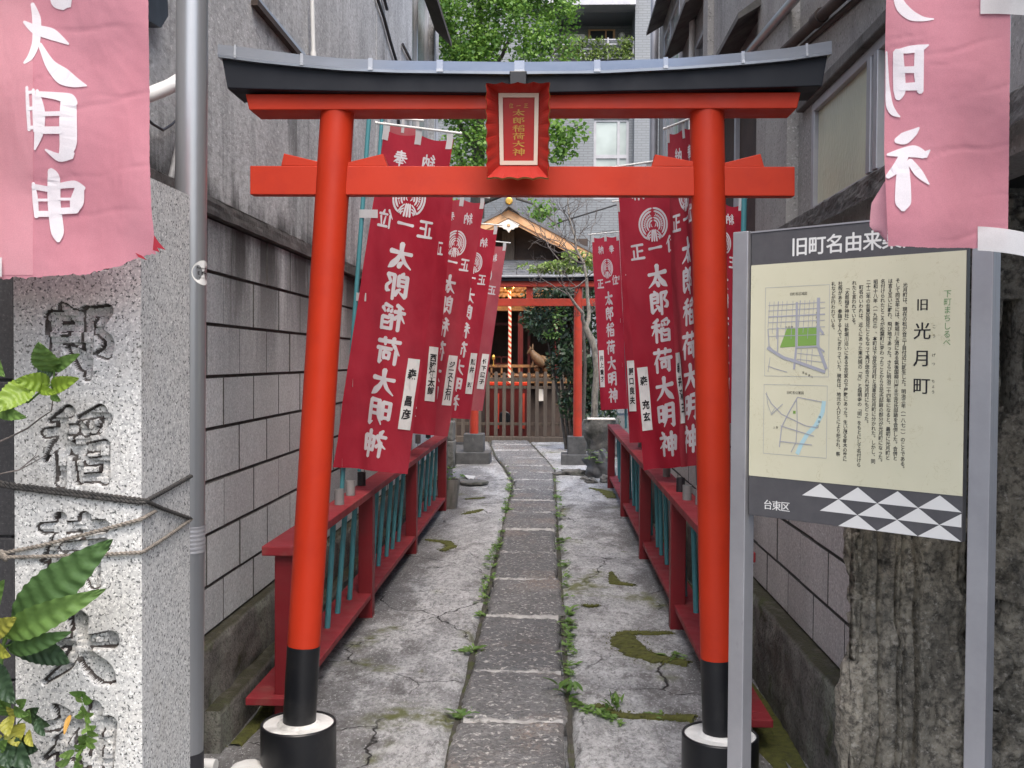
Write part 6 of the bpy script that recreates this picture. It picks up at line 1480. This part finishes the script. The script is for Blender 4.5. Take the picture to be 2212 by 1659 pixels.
# ------------------------------------------------------------------ apartment block behind
AY = 28.0
ap = thing('apartment_building', 'grey tiled apartment block with a planted balcony behind the ginkgo tree', 'building', (at(1200, 900, AY).x, AY, 0))
def wx(px): return at(px, 500, AY).x
def wz(py): return at(1200, py, AY).z
x0, x1 = wx(820), wx(1560)
mb = MB(); HX = [(wx(1200), wx(1366), wz(87), wz(28)), (wx(1281), wx(1357), wz(430), wz(257))]
xs = sorted({x0, x1} | {h[i] for h in HX for i in (0, 1)}); zs = sorted({0, wz(-320)} | {h[i] for h in HX for i in (2, 3)})
for a, b in zip(xs[:-1], xs[1:]):
    for c, d in zip(zs[:-1], zs[1:]):
        if any(h[0] <= a and b <= h[1] and h[2] <= c and d <= h[3] for h in HX): continue
        mb.add([(a, AY, c), (b, AY, c), (b, AY, d), (a, AY, d)], [(0, 1, 2, 3)])
for h, dp in zip(HX, (1.1, .12)):
    a, b, c, d = h; mb.add([(a, AY, c), (b, AY, c), (b, AY, d), (a, AY, d), (a, AY + dp, c), (b, AY + dp, c), (b, AY + dp, d), (a, AY + dp, d)], [(0, 4, 5, 1), (1, 5, 6, 2), (2, 6, 7, 3), (3, 7, 4, 0)] + ([(4, 5, 6, 7)] if dp > .5 else []))
mb.build('facade', M['tile'], ap)
mb = MB(); mb.box(wx(1366), wx(1408), AY - .35, AY - .003, 0, wz(-300)); mb.build('pilaster', M['tile'], ap)
mb = MB(); mb.box(wx(1150), wx(1366) - .004, AY - .6, AY - .004, wz(27), wz(6)); mb.box(wx(1150), wx(1366) - .004, AY - .62, AY - .004, wz(6) + .004, wz(2)); mb.build('balcony_slab', M['alu'], ap)
mb = MB(); a, b = wx(1270), wx(1330)
for p, q, r, s in ((a, a + .06, wz(85), wz(38)), (b - .06, b, wz(85), wz(38)), ((a + b) / 2 + .1, (a + b) / 2 + .14, wz(85), wz(40)), (a + .06, b - .06, wz(40.5), wz(38))): mb.box(p, q, AY + 1.02, AY + 1.08, r, s)
wf = mb.build('balcony_window', M['hinoki'], ap); mb = MB(); mb.box(a + .03, b - .03, AY + 1.05, AY + 1.06, wz(86), wz(39)); mb.build('pane', M['glass_dark'], wf)
mb = MB(); mb.box(wx(1205), wx(1262), AY + .95, AY + 1.0, wz(86), wz(50)); mb.build('pale_panel', M['white'], ap)
mb = MB(); mb.ball((wx(1345), AY + 1.0, wz(53)), .10, 14, 10); mb.build('balcony_light', M['white'], ap)
mb = MB()
for py in (90, 100, 110, 120, 130): mb.box(wx(1190), wx(1364), AY - .12, AY - .07, wz(py), wz(py) + .03)
for px in (1192, 1250, 1308, 1362): mb.box(wx(px), wx(px) + .04, AY - .16, AY - .121, wz(134), wz(86))
mb.build('balcony_railing', M['alu'], ap)
mb = MB(); r7 = random.Random(9)
for i in range(1500):
    c = Vector((r7.uniform(wx(1190), wx(1364)), AY - .17 + r7.uniform(-.03, .03), r7.uniform(wz(132), wz(87)))); a = r7.uniform(0, 6.28)
    if noise.noise(c * 3) < -.25: continue
    leaf(mb, c, c + Vector((cos(a) * .09, r7.uniform(-.04, .02), sin(a) * .09)), .06, seg=2)
mb.build('balcony_ivy', M['maple'], ap)
def apwin(px0, px1, py0, py1, trans):
    a, b, c, d = wx(px0), wx(px1), wz(py1), wz(py0); mb = MB(); f = .07
    mb.box(a, a + f, AY + .05, AY + .11, c, d); mb.box(b - f, b, AY + .05, AY + .11, c, d); mb.box(a + f, b - f, AY + .05, AY + .11, d - f, d); mb.box(a + f, b - f, AY + .05, AY + .11, c, c + f)
    for t in trans: mb.box(a + f, b - f, AY + .04, AY + .112, wz(t) - .06, wz(t) + .04)
    mb.box(b - .32, b - .25, AY + .045, AY + .105, c + f, d - f)
    w = mb.build('window', M['alu'], ap); mb = MB(); mb.box(a + .03, b - .03, AY + .08, AY + .09, c + .03, d - .03); mb.build('pane', M['glass_pale'], w)
apwin(1281, 1357, 257, 430, (337,))
mb = MB(); mb.tube([(wx(1412), AY - .2, 0), (wx(1412), AY - .2, wz(-200))], .06, 10); mb.build('drainpipe', M['alu'], ap)
mb = MB(); mb.tube([at(1215, 478, 25), at(1300, 452, 25), at(1420, 415, 25)], .02, 6); mb.tube([at(1040, 560, 25.2), at(1215, 478, 25)], .02, 6); tag(mb.build('overhead_cable', M['blackpvc']), 'black overhead cable sloping in front of the grey tiled block', 'cable')

# ------------------------------------------------------------------ weeds along the stone path and small litter
def weed(px, py, n, size, label, m='weed', tall=.5, seed=0, group=None):
    rnd = random.Random(seed + int(px * 7 + py)); c = atz(px, py, 0); z = gh(c.x, c.y); c.z = z
    mb = MB()
    for i in range(n):
        a = rnd.uniform(0, 6.28); e = rnd.uniform(.15, 1.0) * tall; L = size * rnd.uniform(.55, 1.15); b = c + Vector((rnd.gauss(0, size * .35), rnd.gauss(0, size * .5), rnd.uniform(0, size * .5 * tall)))
        leaf(mb, b, b + Vector((cos(a) * cos(e), sin(a) * cos(e), sin(e))) * L, L * rnd.uniform(.32, .55), curl=rnd.uniform(.1, .35), seg=4, fold=.25)
    return tag(mb.build('weed', M[m]), label, 'weed', group)
GLw, GRw = 'weeds in the left joint of the stone path', 'weeds in the right joint of the stone path'
for i, (px, py, n, s) in enumerate([(1103, 1012, 10, .05), (1099, 1060, 14, .06), (1103, 1074, 12, .05), (1094, 1104, 16, .07), (1092, 1126, 14, .06), (1086, 1150, 12, .05), (1076, 1180, 18, .06), (1066, 1205, 18, .05), (1060, 1226, 14, .05), (1053, 1250, 16, .045), (1050, 1268, 12, .04), (1038, 1328, 14, .05)]):
    weed(px, py, n, s, 'small green weed growing in the left joint of the stone path', group=GLw)
rq = random.Random(31)
for k in range(34):
    y = 1006 + 300 * rq.random() ** 1.2; x = np.interp(y, [1000, 1060, 1104, 1150, 1205, 1250, 1330], [1105, 1099, 1094, 1086, 1066, 1053, 1037]); weed(float(x) + rq.uniform(-3, 3), y, 9, .042, 'small green weed growing in the left joint of the stone path', group=GLw, seed=k)
for k in range(34):
    y = 1020 + 440 * rq.random(); x = np.interp(y, [1000, 1075, 1140, 1190, 1262, 1345, 1458], [1199, 1203, 1209, 1213, 1222, 1228, 1232]); weed(float(x) + rq.uniform(-3, 3), y, 9, .042, 'small green weed growing in the right joint of the stone path', group=GRw, seed=k)
weed(1014, 1412, 22, .06, 'leafy weed at the left edge of the path, level with the moss ring')
weed(999, 1549, 24, .055, 'compact bright green rosette weed at the left edge of the path, nearest the camera', 'lime2')
for i, (px, py, n, s) in enumerate([(1200, 1015, 8, .05), (1203, 1075, 10, .045), (1206, 1118, 14, .06), (1209, 1140, 16, .05), (1212, 1168, 18, .06), (1213, 1190, 14, .05), (1217, 1225, 10, .04), (1222, 1262, 8, .04), (1226, 1315, 14, .05), (1228, 1345, 18, .05), (1228, 1370, 20, .045), (1230, 1412, 10, .05), (1231, 1440, 14, .04), (1232, 1458, 10, .035)]):
    weed(px, py, n, s, 'small green weed growing in the right joint of the stone path', group=GRw)
weed(1228, 1505, 16, .085, 'tall bright weed with broad leaves at the right edge of the path', 'lime2', 1.0)
for i, (px, py, n, s) in enumerate([(1250, 1522, 26, .04), (1272, 1530, 30, .04), (1295, 1540, 30, .04), (1318, 1550, 26, .035), (1340, 1562, 18, .03)]):
    weed(px, py, n, s, 'creeping weed trailing along the diagonal crack right of the path', group='creeping weeds along the diagonal crack', tall=.35)
weed(1330, 1530, 26, .05, 'upright wispy weed standing in the diagonal crack right of the path', 'weed', 1.4)
weed(1462, 1424, 18, .06, 'pale rosette weed on the moss beside the right railing', 'weed', .3)
weed(1416, 1544, 16, .035, 'tiny grey green rosette weed on the mossy crack near the right torii base', 'weed', .3)
weed(1000, 1032, 10, .05, 'short weed sprouting behind the flat round stone', 'weed', .9)
mb = MB(); rl_ = random.Random(77)
for i in range(150):
    x = rl_.uniform(-.95, .62); y = 2.6 + rl_.random() ** 1.6 * 9; z = pave_z(x, y) + .004; s = rl_.uniform(.004, .011); a = rl_.uniform(0, 6.28)
    if lerp(PL, y) < x < lerp(PR, y): z += .075
    c = Vector((x, y, z)); u = Vector((cos(a), sin(a), rl_.uniform(-.1, .2))) * s; w = Vector((-sin(a), cos(a), rl_.uniform(0, .3))) * s * .5
    mb.add([c - u, c + w, c + u, c - w + Vector((0, 0, s * .3))], [(0, 1, 2, 3)])
tag(mb.build('litter', M['bark']), 'dry leaf scraps and grit scattered over the paving', kind='stuff')
mb = MB(); vs = [atz(x, y, .05) for x, y in ((488, 1668), (505, 1650), (530, 1642), (560, 1640), (575, 1660), (570, 1700), (500, 1700))]; mb.prism([v - Vector((0, 0, .06)) for v in vs], (0, 0, .07)); tag(mb.build('pale_flagstone', M['ringwhite'], bevel=.02), 'pale rounded stone on the ground left of the left torii base', 'stone')
mb = MB(); mb.tube([atz(440, 1652, .04), atz(466, 1654, .04)], .022, 16); tag(mb.build('pipe_stub', M['white']), 'white plastic pipe stub at the foot of the steel pole', 'pipe')
